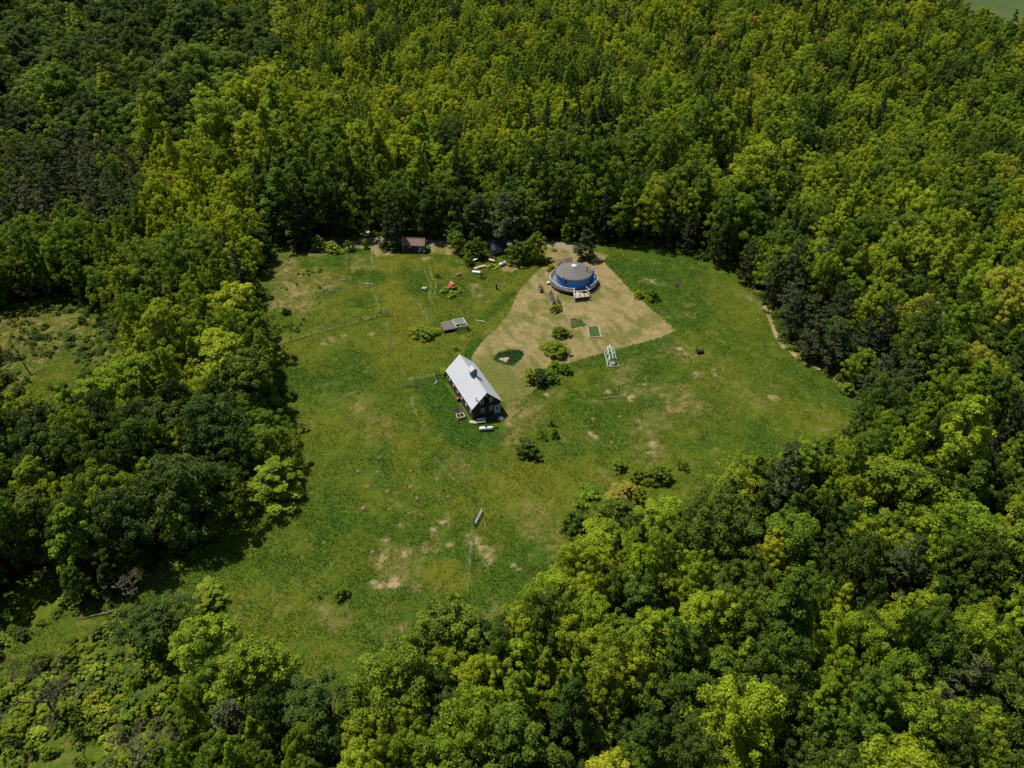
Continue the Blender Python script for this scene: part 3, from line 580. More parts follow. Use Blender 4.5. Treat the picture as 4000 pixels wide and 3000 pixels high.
def barn():
    t = thing('barn', 'long dark wooden barn with pale metal gable roof and cupola', 'barn', (-7.987, 128.07, 0), math.radians(-65.39))
    hx, hy, ze, zr, sl = 7.0, 3.0, 3.34, 6.26, .9866
    MB().add([(-hx, -hy, -.1), (hx, -hy, -.1), (hx, hy, -.1), (-hx, hy, -.1), (-hx, -hy, ze - .06), (hx, -hy, ze - .06), (hx, hy, ze - .06), (-hx, hy, ze - .06), (-hx, 0, zr - .04), (hx, 0, zr - .04)],
        [(0, 1, 5, 4), (2, 3, 7, 6), (1, 2, 6, 9, 5), (3, 0, 4, 8, 7), (0, 3, 2, 1), (4, 5, 9, 8), (6, 7, 8, 9)]).build('wall', 'barn_wall', t)
    bt = MB()
    for i in range(30): bt.box((hx + .012, -2.9 + i * .2, 1.6), (.02, .025, 3.2))
    bt.build('board_joints', 'dark_wood', t)['kind'] = 'stuff'
    for s in (-1, 1):
        r = MB(); y1, z1 = s * 3.345, 3.0; th = .07
        r.hexa([(-7.315, 0, zr), (7.315, 0, zr), (7.315, y1, z1), (-7.315, y1, z1), (-7.315, 0, zr + th), (7.315, 0, zr + th), (7.315, y1, z1 + th), (-7.315, y1, z1 + th)])
        o = r.build('roof', 'metal_roof', t)
        for xx in (-7.33, 7.33):
            v = MB().hexa([(xx - .02, 0, zr - .16), (xx + .02, 0, zr - .16), (xx + .02, y1, z1 - .16), (xx - .02, y1, z1 - .16), (xx - .02, 0, zr - .003), (xx + .02, 0, zr - .003), (xx + .02, y1, z1 - .003), (xx - .02, y1, z1 - .003)]); v.build('verge_board', 'dark_trim', t)
    MB().add([(-7.33, -.16, zr - .05), (7.33, -.16, zr - .05), (7.33, 0, zr + .12), (-7.33, 0, zr + .12), (-7.33, .16, zr - .05), (7.33, .16, zr - .05)], [(0, 1, 2, 3), (3, 2, 5, 4)]).build('ridge_cap', 'metal_roof', t)
    # cupola
    c = MB().box((0.35, 0, 6.55), (1.25, 1.15, 1.9)).build('cupola', 'alu_grey', t)
    for s in (-1, 1):
        q = MB(); q.hexa([(-.45, 0, 8.05), (1.15, 0, 8.05), (1.15, s * .80, 7.38), (-.45, s * .80, 7.38), (-.45, 0, 8.12), (1.15, 0, 8.12), (1.15, s * .80, 7.45), (-.45, s * .80, 7.45)]); q.build('cupola_roof', 'metal_roof', c)
    for xx in (.96, -.26): MB().add([(xx, -.575, 7.48), (xx, .575, 7.48), (xx, 0, 8.04), (xx + .015, -.575, 7.48), (xx + .015, .575, 7.48), (xx + .015, 0, 8.04)], [(2, 1, 0), (3, 4, 5), (0, 1, 4, 3), (1, 2, 5, 4), (2, 0, 3, 5)]).build('cupola_gable', 'alu_grey', c)
    for s in (-1, 1):
        l = MB()
        for k in range(5): l.box((.35, s * .59, 6.75 + k * .13), (.75, .03, .05), 0, ('X', s * .5))
        l.build('louvre', 'black', c)
    for y, z in ((-.86, 1.96), (.92, 1.96), (-1.0, 4.25), (.95, 4.25)): window(t, (hx + .02, y, z), .68, 1.12, 'y', 1)
    d = MB().box((hx + .045, 2.3, 1.12), (.05, 1.02, 2.2)).build('door', 'pale_blue', t); MB().box((hx + .08, 2.3, 1.62), (.02, .5, .7)).build('pane', 'glass', d); MB().box((hx + .085, 1.92, 1.05), (.05, .05, .12)).build('handle', 'alu', d)
    fr = MB()
    for y in (1.72, 2.88): fr.box((hx + .04, y, 1.15), (.06, .1, 2.36))
    fr.box((hx + .04, 2.3, 2.29), (.06, 1.06, .1)); fr.build('door_frame', 'white', t)
    MB().box((hx + .025, -.03, 3.85), (.03, 1.12, 1.95)).build('loft_opening', 'black', t)
    lf = MB()
    for y in (-.64, .58): lf.box((hx + .04, y, 3.85), (.06, .09, 2.1))
    lf.box((hx + .04, -.03, 4.87), (.06, 1.13, .09)); lf.box((hx + .04, -.03, 3.5), (.05, 1.13, .07)); lf.build('loft_frame', 'dark_trim', t)
    MB().box((hx + .03, -.03, 5.42), (.04, .55, .42)).build('gable_vent', 'pale_blue', t)
    MB().tube([(hx - .35, -2.0, 4.0), (hx - .35, -2.0, 5.45)], .10, 8).build('flue_pipe', 'alu', t); MB().tube([(hx - .35, -2.0, 5.45), (hx - .35, -2.0, 5.6)], .15, 8).build('flue_cap', 'white', t)
    MB().box((hx + .8, 1.4, .12), (1.5, 2.6, .3)).build('door_step', 'dark_wood', t)
    for k in range(6): window(t, (-5.9 + k * 2.35, -hy - .02, 1.75), .75, .8, 'x', -1)
    for k in range(4): window(t, (-5.2 + k * 3.2, hy + .02, 1.8), .75, .8, 'x', 1)
MAT['alu_grey'] = pm('grey_painted_wood', (0.22, 0.24, 0.27), (0.16, 0.175, 0.20), 2, .7)
barn()

# ------------------------------------------------------------------ the blue round house with its deck
def round_house():
    t = thing('round_house', 'blue round house with brown conical shingle roof and raised deck', 'house', (YC[0], YC[1], 0)); PI = math.pi
    ZF, ZE, RW, RE = 1.0, 3.52, 4.44, 4.68
    wb = MB(); wb.lathe([(RW, ZF - .9), (RW, ZE)], 40); wb.build('wall', 'blue_wall', t)
    bt = MB()
    for k in range(80):
        a = 2 * PI * k / 80; bt.box((RW * math.cos(a) + .01 * math.cos(a), RW * math.sin(a) + .01 * math.sin(a), 2.2), (.03, .05, 2.35), a)
    bt.build('wall_battens', 'blue_wall', t)['kind'] = 'stuff'
    MB().lathe([(RE - .35, ZE - .06), (RE, ZE - .08), (RE + .03, ZE - .08), (RE + .03, ZE + .07), (RE - .03, ZE + .09)], 48).build('eave_trim', 'trim_green', t)
    roof = None
    ns, zt, r0 = 24, 5.05, .62
    for k in range(ns):          # conical roof laid in wedge-shaped courses
        a0, a1 = 2 * PI * k / ns, 2 * PI * (k + 1) / ns; m = MB(); am = (a0 + a1) / 2; rows = 7
        for j in range(rows):
            ra, rb = RE + .02 + (r0 - RE) * j / rows, RE + .02 + (r0 - RE) * (j + 1) / rows; za, zb = ZE + .09 + (zt - ZE - .09) * j / rows, ZE + .09 + (zt - ZE - .09) * (j + 1) / rows; e = .008
            def pt(r, a, z): return (r * math.cos(a), r * math.sin(a), z)
            m.add([pt(ra, a0, za + e), pt(ra * math.cos((a1 - a0) / 2) ** -.0, am, za + e + .02), pt(ra, a1, za + e), pt(rb, a1, zb), pt(rb, am, zb + .03), pt(rb, a0, zb), pt(ra, a0, za - .02), pt(ra, am, za - .02), pt(ra, a1, za - .02)],
                  [(0, 1, 4, 5), (1, 2, 3, 4), (6, 7, 1, 0), (7, 8, 2, 1)])
        m.build('roof_wedge', 'shingle', t)
    MB().lathe([(.80, 5.0), (.80, 5.14), (.66, 5.18)], 16).build('skylight_kerb', 'alu', t)
    MB().lathe([(.78, 5.15), (.70, 5.30), (.45, 5.42), (.2, 5.47), (.001, 5.48)], 16).build('skylight', 'dome', t, True)
    def onroof(ang, r): return (r * math.cos(ang), r * math.sin(ang), ZE + .09 + (zt - ZE) * (RE - r) / (RE - r0))
    def pix(fnq, z): q = g(fnq, z); return (q[0] - YC[0], q[1] - YC[1])
    p = pix(C(1475, 550), 4.0); MB().tube([(p[0], p[1], 3.7), (p[0], p[1], 5.5)], .13, 10).build('stovepipe', 'rust_dark', t); MB().tube([(p[0], p[1], 5.5), (p[0], p[1], 5.62)], .2, 10).build('stovepipe_cap', 'alu', t)
    for q in (C(838, 690), C(712, 520)):
        p = pix(q, 4.0); MB().tube([(p[0], p[1], 3.6), (p[0], p[1], 4.75)], .05, 8).build('vent_pipe', 'alu', t); MB().tube([(p[0], p[1], 3.85), (p[0], p[1], 4.12)], [.24, .14], 10).build('vent_flashing', 'white', t)
    for off, w in ((-60.7, .7), (-31, .95), (-15.8, .95), (13.3, .9), (41, .75), (55, .75), (120, .8), (150, .8), (200, .8), (-100, .8)):
        a = math.radians(off) - PI / 2; rt = bpy.data.objects.new('window', None)
        f = MB(); h, zc, tt = 1.18, 2.68, .09; R2 = RW + .02
        def bx(u0, u1, z0, z1, m, d=.06, o=0):
            cu = (u0 + u1) / 2; m.box((math.cos(a) * (R2 + o) - math.sin(a) * cu, math.sin(a) * (R2 + o) + math.cos(a) * cu, (z0 + z1) / 2), (d, u1 - u0, z1 - z0), a)
        bx(-w / 2, -w / 2 + tt, zc - h / 2, zc + h / 2, f); bx(w / 2 - tt, w / 2, zc - h / 2, zc + h / 2, f); bx(-w / 2 + tt, w / 2 - tt, zc + h / 2 - tt, zc + h / 2, f); bx(-w / 2 + tt, w / 2 - tt, zc - h / 2, zc - h / 2 + tt, f)
        if off == 13.3: bx(-.03, .03, zc - h / 2 + tt, zc + h / 2 - tt, f)
        o = f.build('window', 'trim_green', t); m = MB(); bx(-w / 2 + tt, w / 2 - tt, zc - h / 2 + tt, zc + h / 2 - tt, m, .02, -.005); m.build('pane', 'glass' if off != -15.8 else 'curtain', o)
    MB().box((math.cos(-1.75) * (RW + .0), math.sin(-1.75) * (RW + .0) - .03, 2.05), (.95, .05, 2.0), -1.75 + PI / 2).build('door', 'blue_wall', t)
    # bay on the right with its own roof
    b = MB().box((4.55, .55, 2.2), (1.2, 1.5, 2.5)).build('side_bay', 'blue_wall', t)
    MB().hexa([(3.4, -.3, 4.02), (5.35, -.3, 3.5), (5.35, 1.5, 3.5), (3.4, 1.5, 4.02), (3.4, -.3, 4.10), (5.35, -.3, 3.58), (5.35, 1.5, 3.58), (3.4, 1.5, 4.10)]).build('side_bay_roof', 'shingle', b)
    MB().hexa([(3.2, -.75, 3.9), (4.75, -.8, 3.46), (4.75, -.32, 3.46), (3.2, -.32, 3.9), (3.2, -.75, 4.06), (4.75, -.8, 3.56), (4.75, -.32, 3.56), (3.2, -.32, 4.06)]).build('flashing', 'rust', b)
    # deck
    RD = 6.08
    MB().lathe([(RW - .1, ZF - .14), (RD, ZF - .14), (RD, ZF), (RW - .1, ZF)], 48).build('deck_floor', 'grey_wood', t)
    jt = MB()
    for k in range(96):
        a = 2 * PI * k / 96; jt.box((math.cos(a) * 5.25, math.sin(a) * 5.25, ZF + .004), (1.6, .02, .008), a)
    jt.build('deck_board_joints', 'dark_wood', t)['kind'] = 'stuff'
    def rail(a0, a1):
        n = max(2, int((a1 - a0) / (2 * PI / 26)))
        for k in range(n + 1):
            a = a0 + (a1 - a0) * k / n; MB().box((math.cos(a) * (RD - .06), math.sin(a) * (RD - .06), .98), (.10, .10, 1.98), a).build('deck_post', 'grey_wood', t)
        for nm, r_, z0, z1, mt in (('handrail', .09, 1.93, 1.99, 'trim_green'), ('bottom_rail', .04, 1.12, 1.18, 'grey_wood')):
            MB().lathe([(RD - .06 - r_, z0), (RD - .06 + r_, z0), (RD - .06 + r_, z1), (RD - .06 - r_, z1), (RD - .06 - r_, z0)], max(6, int((a1 - a0) * 8)), a0, a1).build(nm, mt, t)
        bl = MB(); m = int((a1 - a0) * RD / .16)
        for k in range(m):
            a = a0 + (a1 - a0) * (k + .5) / m; bl.box((math.cos(a) * (RD - .06), math.sin(a) * (RD - .06), 1.55), (.03, .035, .78), a)
        bl.build('balusters', 'grey_wood', t)['kind'] = 'stuff'
    aL = -PI / 2 - .02; aR = math.atan2(-4.7, 3.75)
    rail(aR, aL + 2 * PI - .001)
    MB().lathe([(RD - .01, .86), (RD + .03, .86), (RD + .03, 1.02), (RD - .01, 1.02)], 48).build('deck_fascia', 'white_grey', t)
    for k in range(16):
        a = 2 * PI * (k + .5) / 16; MB().box((math.cos(a) * 5.7, math.sin(a) * 5.7, .4), (.14, .14, .9), a).build('deck_leg', 'dark_wood', t)
    MB().lathe([(5.86, .0), (5.86, .86)], 48).build('under_deck_shade', 'black_metal', t)  # black ring standing in for the deep shade beneath the deck, no real skirt
    # landing in front with coloured boards
    pc = [pix(C(*q), 1.95) for q in ((1120, 1000), (1120, 1190), (1540, 1140), (1435, 1060))]; BL, FL, FR, BR = pc
    for k in range(10):
        f0, f1 = k / 10 + .004, (k + 1) / 10 - .004
        def lp(f, s): a_, b_ = (BL, BR) if s == 0 else (FL, FR); return (a_[0] + (b_[0] - a_[0]) * f, a_[1] + (b_[1] - a_[1]) * f)
        q = [lp(f0, 0), lp(f0, 1), lp(f1, 1), lp(f1, 0)]; q = [(q[0][0], q[0][1] + .0), q[1], q[2], (q[3][0], q[3][1])]
        MB().hexa([(x, y, .93) for x, y in q] + [(x, y, .985) for x, y in q]).build('landing_board', ('blue_board', 'orange', 'pale_wood', 'blue_board', 'grey_wood', 'orange', 'pale_wood', 'orange', 'grey_wood', 'pale_wood')[k], t)
    for a_, b_, n in ((BL, FL, 2), (FL, FR, 3), (FR, BR, 2)):
        MB().bar((*a_, 1.95), (*b_, 1.95), .12, .06).build('landing_handrail', 'white', t); MB().bar((*a_, 1.05), (*b_, 1.05), .07, .09).build('landing_rail', 'white', t)
        for k in range(n): x = a_[0] + (b_[0] - a_[0]) * k / n; y = a_[1] + (b_[1] - a_[1]) * k / n; MB().box((x, y, .95), (.11, .11, 2.0)).build('landing_post', 'white' if k == 0 else 'dark_wood', t)
    p = pix(C(1550, 1045), 1.95); q = pix(C(1440, 965), 1.95); MB().bar((*q, 1.95), (*p, 1.95), .10, .06).build('stair_handrail', 'white', t); MB().box((p[0], p[1], .95), (.1, .1, 2.0)).build('stair_post', 'white', t)
    for k in range(4): MB().box((BR[0] + .45 + k * .1, BR[1] - .2 + .0 * k, .82 - k * .2), (1.0 - .0 * k, .9, .05), -.6).build('stair_tread', 'grey_wood', t)
    # porch roof behind the house
    ax_, ay_ = pix(C(880, 260), 3.4); zr, ze = 4.0, 2.9; an = bpy.data.objects.new('back_porch', None); link(an, t)
    m = MB(); x0, x1, y0, y1 = -2.15, 1.95, -1.3, 1.35
    m.add([(ax_ + x0, ay_ + y0, ze), (ax_ + x1, ay_ + y0, ze), (ax_ + x1, ay_ + y1, ze), (ax_ + x0, ay_ + y1, ze), (ax_ + .1, ay_ + .3, zr), (ax_ + 1.9, ay_ + .3, zr)], [(0, 1, 5, 4), (2, 3, 4, 5), (3, 0, 4), (1, 2, 5), (3, 2, 1, 0)]); m.build('porch_roof', 'shingle_dark', an)
    m = MB(); m.add([(ax_ + .1, ay_ + .45, zr + .14), (ax_ - .95, ay_ - 1.9, ze + .25), (ax_ + .55, ay_ - 2.2, ze + .25), (ax_ + .3, ay_ - 2.1, zr - .1)], [(0, 1, 3), (0, 3, 2)]); m.build('porch_cross_gable', 'shingle_dark', an)
    MB().box((ax_ - .1, ay_ + .05, 1.45), (3.5, 2.0, 2.85)).build('porch_wall', 'dark_wood', an)
MAT['trim_green'] = pm('pale_sage_trim', (0.42, 0.47, 0.44), (0.34, 0.38, 0.36), 4, .7)
MAT['white_grey'] = pm('grey_white_board', (0.45, 0.44, 0.42), (0.30, 0.29, 0.27), 3, .8)
MAT['rust_dark'] = pm('dark_brown_pipe', (0.10, 0.06, 0.045), (0.05, 0.035, 0.03), 3, .6)
MAT['curtain'] = pm('ochre_curtain', (0.34, 0.21, 0.08), (0.2, 0.13, 0.06), 5, .6)
round_house()
def box_thing(name, label, cat, q, z, parts, rz=0.0, group=None):
    x, y = g(q, 0); t = thing(name, label, cat, (x, y, z), rz, group)
    for nm, mt, c, d, *r in parts: MB().box(c, d, *(r or [])).build(nm, mt, t)
    return t
# things standing on the deck of the house
t = thing('crate', 'blue painted wooden crate tilted on the deck beside the round house', 'crate', (YC[0] + 4.75, YC[1] - 2.1, 1.0), .5); MB().box((0, 0, .45), (.75, .9, .9), 0, ('Y', .35)).build('crate_body', 'blue_wall', t); MB().box((.16, 0, .93), (.8, .95, .05), 0, ('Y', .35)).build('lid', 'blue_wall', t)
t = thing('bath_tub', 'white tub on the right side of the house deck', 'tub', (YC[0] + 5.35, YC[1] - .3, 1.0), 1.0); MB().tube([(-.6, 0, .3), (-.45, 0, .3), (.45, 0, .3), (.6, 0, .3)], [.18, .3, .3, .18], 10).build('tub_body', 'tank_white', t, True); MB().box((0, 0, .58), (1.0, .42, .05)).build('rim', 'white', t)
x, y = g(C(440, 850), .5); t = thing('water_barrel', 'white drum lying in the grass beside the house deck', 'drum', (x, y, 0), .25); MB().tube([(-.5, 0, .38), (-.42, 0, .38), (.42, 0, .38), (.5, 0, .38)], [.3, .36, .36, .3], 12).build('drum_body', 'tank_white', t, True); MB().tube([(-.15, 0, .38), (-.1, 0, .38)], .375, 12).build('hoop', 'alu', t)

# ------------------------------------------------------------------ solar arrays and the log rack beside them
def solar(q, L0, label, n):
    x, y = g(q, 0); t = thing('solar_array', label, 'solar panel', (x, y, 0), math.radians(-83), 'solar panels on ground frames')
    w, hh, tl = L0 / n, 1.08, math.radians(66)      # local x along the row, panel faces local -y (towards the sun)
    for k in range(n):
        m = MB(); m.box((-L0 / 2 + w * (k + .5), 0, .78), (w - .03, .04, hh), 0, ('X', -(math.pi / 2 - tl))); p = m.build('panel', 'solar', t)
        for s in (-1, 1): MB().box((-L0 / 2 + w * (k + .5) + s * (w / 2 - .03), 0, .78), (.03, .055, hh + .01), 0, ('X', -(math.pi / 2 - tl))).build('panel_frame', 'alu', p)
    for k in range(3):
        xx = -L0 / 2 + .2 + (L0 - .4) * k / 2; MB().bar((xx, -.32, -.1), (xx, .26, 1.2), .08).build('strut', 'dark_wood', t); MB().bar((xx, 1.0, -.1), (xx, .25, 1.15), .08).build('leg', 'dark_wood', t); MB().bar((xx, -.4, .15), (xx, .95, .15), .07).build('brace', 'dark_wood', t)
solar(C(207, 1062), 2.8, 'tilted solar panel on a timber stand nearest the far meadow edge', 2)
solar(C(520, 1310), 5.4, 'longer tilted solar panel array behind the small lawn bush', 2)
x, y = g(C(715, 1440), 0); t = thing('log_rack', 'dark timber rack leaning beside the longer solar panel array', 'rack', (x, y, 0), math.radians(-75))
for k in range(4): MB().bar((-1.5 + k, -.15, -.1), (-1.5 + k, .1, 1.5), .12).build('upright', 'dark_wood', t)
for z in (.35, .8, 1.25): MB().bar((-1.7, 0, z), (1.7, 0, z), .09, .13).build('rail', 'dark_wood', t)

# ------------------------------------------------------------------ sheds
def shed(name, label, q, rz, Lx, Wy, hw, hr, wall, roof, over=.25):
    x, y = g(q, 0); t = thing(name, label, 'shed', (x, y, 0), rz); hx, hy = Lx / 2, Wy / 2; sl = (hr - hw) / hy
    MB().add([(-hx, -hy, -.1), (hx, -hy, -.1), (hx, hy, -.1), (-hx, hy, -.1), (-hx, -hy, hw), (hx, -hy, hw), (hx, hy, hw), (-hx, hy, hw), (-hx, 0, hr - .02), (hx, 0, hr - .02)], [(0, 1, 5, 4), (2, 3, 7, 6), (1, 2, 6, 9, 5), (3, 0, 4, 8, 7), (0, 3, 2, 1), (4, 5, 9, 8), (6, 7, 8, 9)]).build('wall', wall, t)
    for s in (-1, 1):
        y1, z1 = s * (hy + over), hw - over * sl; r = MB(); r.hexa([(-hx - over, 0, hr), (hx + over, 0, hr), (hx + over, y1, z1), (-hx - over, y1, z1), (-hx - over, 0, hr + .08), (hx + over, 0, hr + .08), (hx + over, y1, z1 + .08), (-hx - over, y1, z1 + .08)]); r.build('roof', roof, t)
    return t, hx, hy
t, hx, hy = shed('garden_shed', 'small dark shed with weathered red-brown roof beside the driveway', L(505, 490), math.radians(-4), 5.9, 2.9, 2.35, 3.6, 'shed_wall', 'old_shingle')
window(t, (-.95, -hy - .02, 1.75), .6, .6, 'x', -1, 'white_grey'); d = MB().box((1.95, -hy - .03, 1.1), (.85, .05, 2.0)).build('door', 'pale_blue', t); MB().box((1.95, -hy - .06, 1.65), (.55, .02, .6)).build('pane', 'glass', d); MB().box((0, 0, 3.69), (6.4, .2, .05)).build('ridge_cap', 'old_shingle', t)
for xx in (-hx, hx): MB().box((xx, -hy - .02, 1.1), (.12, .08, 2.3)).build('corner_board', 'white_grey', t)
# black-roofed lean shed by the pine
x, y = g(K(870, 420), 0); t = thing('black_shed', 'black-roofed steep shed in deep shade under the big pine', 'shed', (x, y, 0), math.radians(32))
MB().add([(-1.9, -1.6, -.1), (1.9, -1.6, -.1), (1.9, 1.6, -.1), (-1.9, 1.6, -.1), (-1.9, -1.6, 1.3), (1.9, -1.6, 1.3), (1.9, 1.6, 1.3), (-1.9, 1.6, 1.3), (-1.9, 0, 3.35), (1.9, 0, 3.35)], [(0, 1, 5, 4), (2, 3, 7, 6), (1, 2, 6, 9, 5), (3, 0, 4, 8, 7), (0, 3, 2, 1), (4, 5, 9, 8), (6, 7, 8, 9)]).build('wall', 'dark_wood', t)
for s in (-1, 1): MB().hexa([(-2.1, 0, 3.42), (2.1, 0, 3.42), (2.1, s * 1.95, .95), (-2.1, s * 1.95, .95), (-2.1, 0, 3.50), (2.1, 0, 3.50), (2.1, s * 1.95, 1.03), (-2.1, s * 1.95, 1.03)]).build('roof', 'tarp', t)
MB().box((-1.45, -.95, 2.38), (1.1, 1.5, .04), 0, ('X', .90)).build('roof_patch', 'tarp_grey', t)
# things stacked in the yard in front of it
def pile(q, label, mt, n, rz, L0=1.9, w=.22):
    x, y = g(q, 0); t = thing('lumber_pile', label, 'lumber', (x, y, 0), rz)
    for k in range(n): MB().box((rnd.uniform(-.12, .12), (k % 4 - 1.5) * (w + .03), .09 + .1 * (k // 4)), (L0 * rnd.uniform(.8, 1.05), w, .07), rnd.uniform(-.07, .07)).build('board', mt, t)
    return t
pile(K(460, 830), 'loose heap of raw boards in front of the black shed', 'raw_wood', 9, .45, 2.6); pile(K(300, 870), 'low stack of raw boards beside the heap near the white tub', 'raw_wood', 6, .5, 1.5)
def table(q, label, mt, L0, W0, h, rz, legm='dark_wood'):
    x, y = g(q, 0); t = thing('table', label, 'table', (x, y, 0), rz); MB().box((0, 0, h), (L0, W0, .07)).build('table_top', mt, t)
    for sx in (-1, 1):
        for sy in (-1, 1): MB().box((sx * (L0 / 2 - .12), sy * (W0 / 2 - .1), h / 2 - .06), (.08, .08, h)).build('leg', legm, t)
table(K(745, 700), 'pinkish-white work table in front of the black shed', 'white_pink', 1.7, .65, .75, -.45); table(K(235, 700), 'narrow white trestle table at the yard edge by the leafy bush', 'white', 2.2, .5, .75, .75); table(K(440, 640), 'dark cluttered bench in the shade before the black shed', 'black_metal', 1.8, 1.0, .7, .2); table(K(790, 610), 'small black bench against the black shed wall', 'black_metal', 1.3, .6, .8, -.2)
def lying_tank(name, q, label, cat, L0, r, rz, mt, dome=True, legs=True):
    x, y = g(q, 0); t = thing(name, label, cat, (x, y, 0), rz); h = L0 / 2; z = r + .18
    pr = [(-h, .02), (-h + .05, r * .45), (-h + .14, r * .75), (-h + .32, r), (h - .32, r), (h - .14, r * .75), (h - .05, r * .45), (h, .02)]
    MB().tube([(p, 0, z) for p, _ in pr], [q_ for _, q_ in pr], 16).build('tank_shell', mt, t, True)
    if dome: MB().lathe([(.19, z + r - .05), (.19, z + r + .14), (.1, z + r + .24), (.001, z + r + .26)], 12).build('valve_dome', 'black_metal', t, True)
    for s in (-1, 1): MB().box((s * h * .55, 0, .12), (.14, r * 1.3, .36)).build('saddle', 'alu_grey', t)
lying_tank('propane_tank', M_(945, 1475), 'long white propane tank lying in grass in front of the barn', 'tank', 2.85, .37, math.radians(5), 'tank_white')
lying_tank('propane_tank', K(1055, 790), 'white propane tank on a mown patch beside the black shed', 'tank', 2.5, .42, math.radians(42), 'tank_white')
x, y = g(K(300, 1015), 0); t = thing('stock_tub', 'white oblong tub lying in meadow below the lumber heap', 'tub', (x, y, 0), math.radians(-12)); MB().hexa([(-.95, -.38, .05), (.95, -.38, .05), (.95, .38, .05), (-.95, .38, .05), (-1.05, -.46, .55), (1.05, -.46, .55), (1.05, .46, .55), (-1.05, .46, .55)]).build('tub_shell', 'tank_white', t); MB().box((0, 0, .56), (1.9, .72, .02)).build('tub_cover', 'white', t)
# quad bike by the shed
x, y = g(L(690, 560), 0); t = thing('quad_bike', 'white and black quad bike parked in front of the garden shed', 'quad bike', (x, y, 0), math.radians(-8))
for sx in (-1, 1):
    for sy in (-1, 1): w = MB().tube([(sx * .62, sy * .45 - .12, .3), (sx * .62, sy * .45 + .12, .3)], .30, 12).build('wheel', 'rubber', t); MB().tube([(sx * .62, sy * .45 - .13, .3), (sx * .62, sy * .45 + .13, .3)], .13, 8).build('rim', 'alu', w)
MB().box((0, 0, .5), (1.5, .5, .28)).build('chassis', 'black_metal', t); MB().hexa([(.3, -.5, .62), (.95, -.45, .6), (.95, .45, .6), (.3, .5, .62), (.35, -.42, .82), (.85, -.35, .74), (.85, .35, .74), (.35, .42, .82)]).build('front_fender', 'white', t); MB().hexa([(-.95, -.48, .62), (-.35, -.5, .62), (-.35, .5, .62), (-.95, .48, .62), (-.9, -.42, .8), (-.4, -.42, .82), (-.4, .42, .82), (-.9, .42, .8)]).build('rear_fender', 'white', t)
MB().box((-.25, 0, .84), (.7, .32, .14)).build('seat', 'black_metal', t); MB().bar((.42, -.4, 1.05), (.42, .4, 1.05), .05).build('handlebar', 'black_metal', t); MB().bar((.5, 0, .7), (.42, 0, 1.05), .07).build('steering_column', 'black_metal', t)
# pickup half hidden by the trees
x, y = g(DD(1372, 205), 0); t = thing('pickup_truck', 'pale red and white pickup parked in tree shade across the driveway', 'truck', (x, y, 0), math.radians(95))
MB().box((0, 0, .78), (4.3, 1.75, .55)).build('body', 'pink_white', t); MB().hexa([(-.1, -.8, 1.05), (1.3, -.8, 1.05), (1.3, .8, 1.05), (-.1, .8, 1.05), (.05, -.68, 1.7), (1.0, -.68, 1.7), (1.0, .68, 1.7), (.05, .68, 1.7)]).build('cab', 'pink_white', t); MB().box((-.03, 0, 1.42), (.06, 1.2, .4)).build('rear_window', 'glass', t); MB().box((-1.15, 0, 1.06), (1.9, 1.5, .04)).build('cargo_bed', 'white_pink', t); MB().box((-2.18, 0, .55), (.1, 1.7, .2)).build('bumper', 'alu', t)
for sx in (-1.35, 1.35):
    for sy in (-.8, .8): MB().tube([(sx, sy - .1, .34), (sx, sy + .1, .34)], .34, 12).build('wheel', 'rubber', t)

# ------------------------------------------------------------------ chicken coop, dog house, greenhouse
def coop():
    x, y = g(J(720, 800), 0); t = thing('chicken_coop', 'low coop with sloping brown roof beside its wire run', 'coop', (x, y, 0), math.radians(20))
    MB().hexa([(-1.35, -.9, -.05), (1.35, -.9, -.05), (1.35, .9, -.05), (-1.35, .9, -.05), (-1.35, -.9, .75), (1.35, -.9, .75), (1.35, .9, 1.35), (-1.35, .9, 1.35)]).build('wall', 'dark_wood', t)
    MB().hexa([(-1.5, -1.15, .72), (1.5, -1.15, .72), (1.5, 1.05, 1.46), (-1.5, 1.05, 1.46), (-1.5, -1.15, .79), (1.5, -1.15, .79), (1.5, 1.05, 1.53), (-1.5, 1.05, 1.53)]).build('roof', 'shingle', t)
    MB().bar((-1.55, 1.08, 1.52), (1.55, 1.08, 1.52), .12, .12).build('roof_edge_board', 'pale_wood', t); MB().box((.2, -.92, .4), (.5, .04, .5)).build('hatch', 'black', t)
    x, y = g(J(1340, 700), 0); r = thing('chicken_run', 'pale timber and wire netting run joined to the coop', 'run', (x, y, 0), math.radians(20)); X, Y, Zh = 1.35, 1.75, 1.5
    for sx in (-1, 1):
        for sy in (-1, 0, 1): MB().box((sx * X, sy * Y, Zh / 2 - .05), (.07, .07, Zh + .1)).build('post', 'post', r)
        MB().bar((sx * X, -Y, Zh), (sx * X, Y, Zh), .11, .08).build('top_rail', 'frame_pale', r)
    for sy in (-1, 1): MB().bar((-X, sy * Y, Zh), (X, sy * Y, Zh), .08, .06).build('top_rail', 'frame_pale', r)
    MB().bar((-X, -.55, Zh + .02), (X, -.55, Zh + .02), .07, .06).build('cross_rail', 'frame_pale', r)
    for k, (px_, py_) in enumerate(((-.85, -.4), (.75, -.9), (-.2, -1.35))): MB().box((px_, py_, Zh + .06), (.5, .1, .03), rnd.uniform(-.8, .8)).build('batten', 'frame_pale', r)
    for c, d in (((0, -Y, Zh / 2), (2 * X, .01, Zh)), ((0, Y, Zh / 2), (2 * X, .01, Zh)), ((X, 0, Zh / 2), (.01, 2 * Y, Zh)), ((0, .6, Zh - .02), (2 * X, 2.2, .01))): MB().box(c, d).build('netting', 'net', r)
coop()
x, y = g(E(940, 975), 0); t = thing('dog_house', 'small red-roofed animal house standing in leafy weeds', 'dog house', (x, y, 0), math.radians(35))
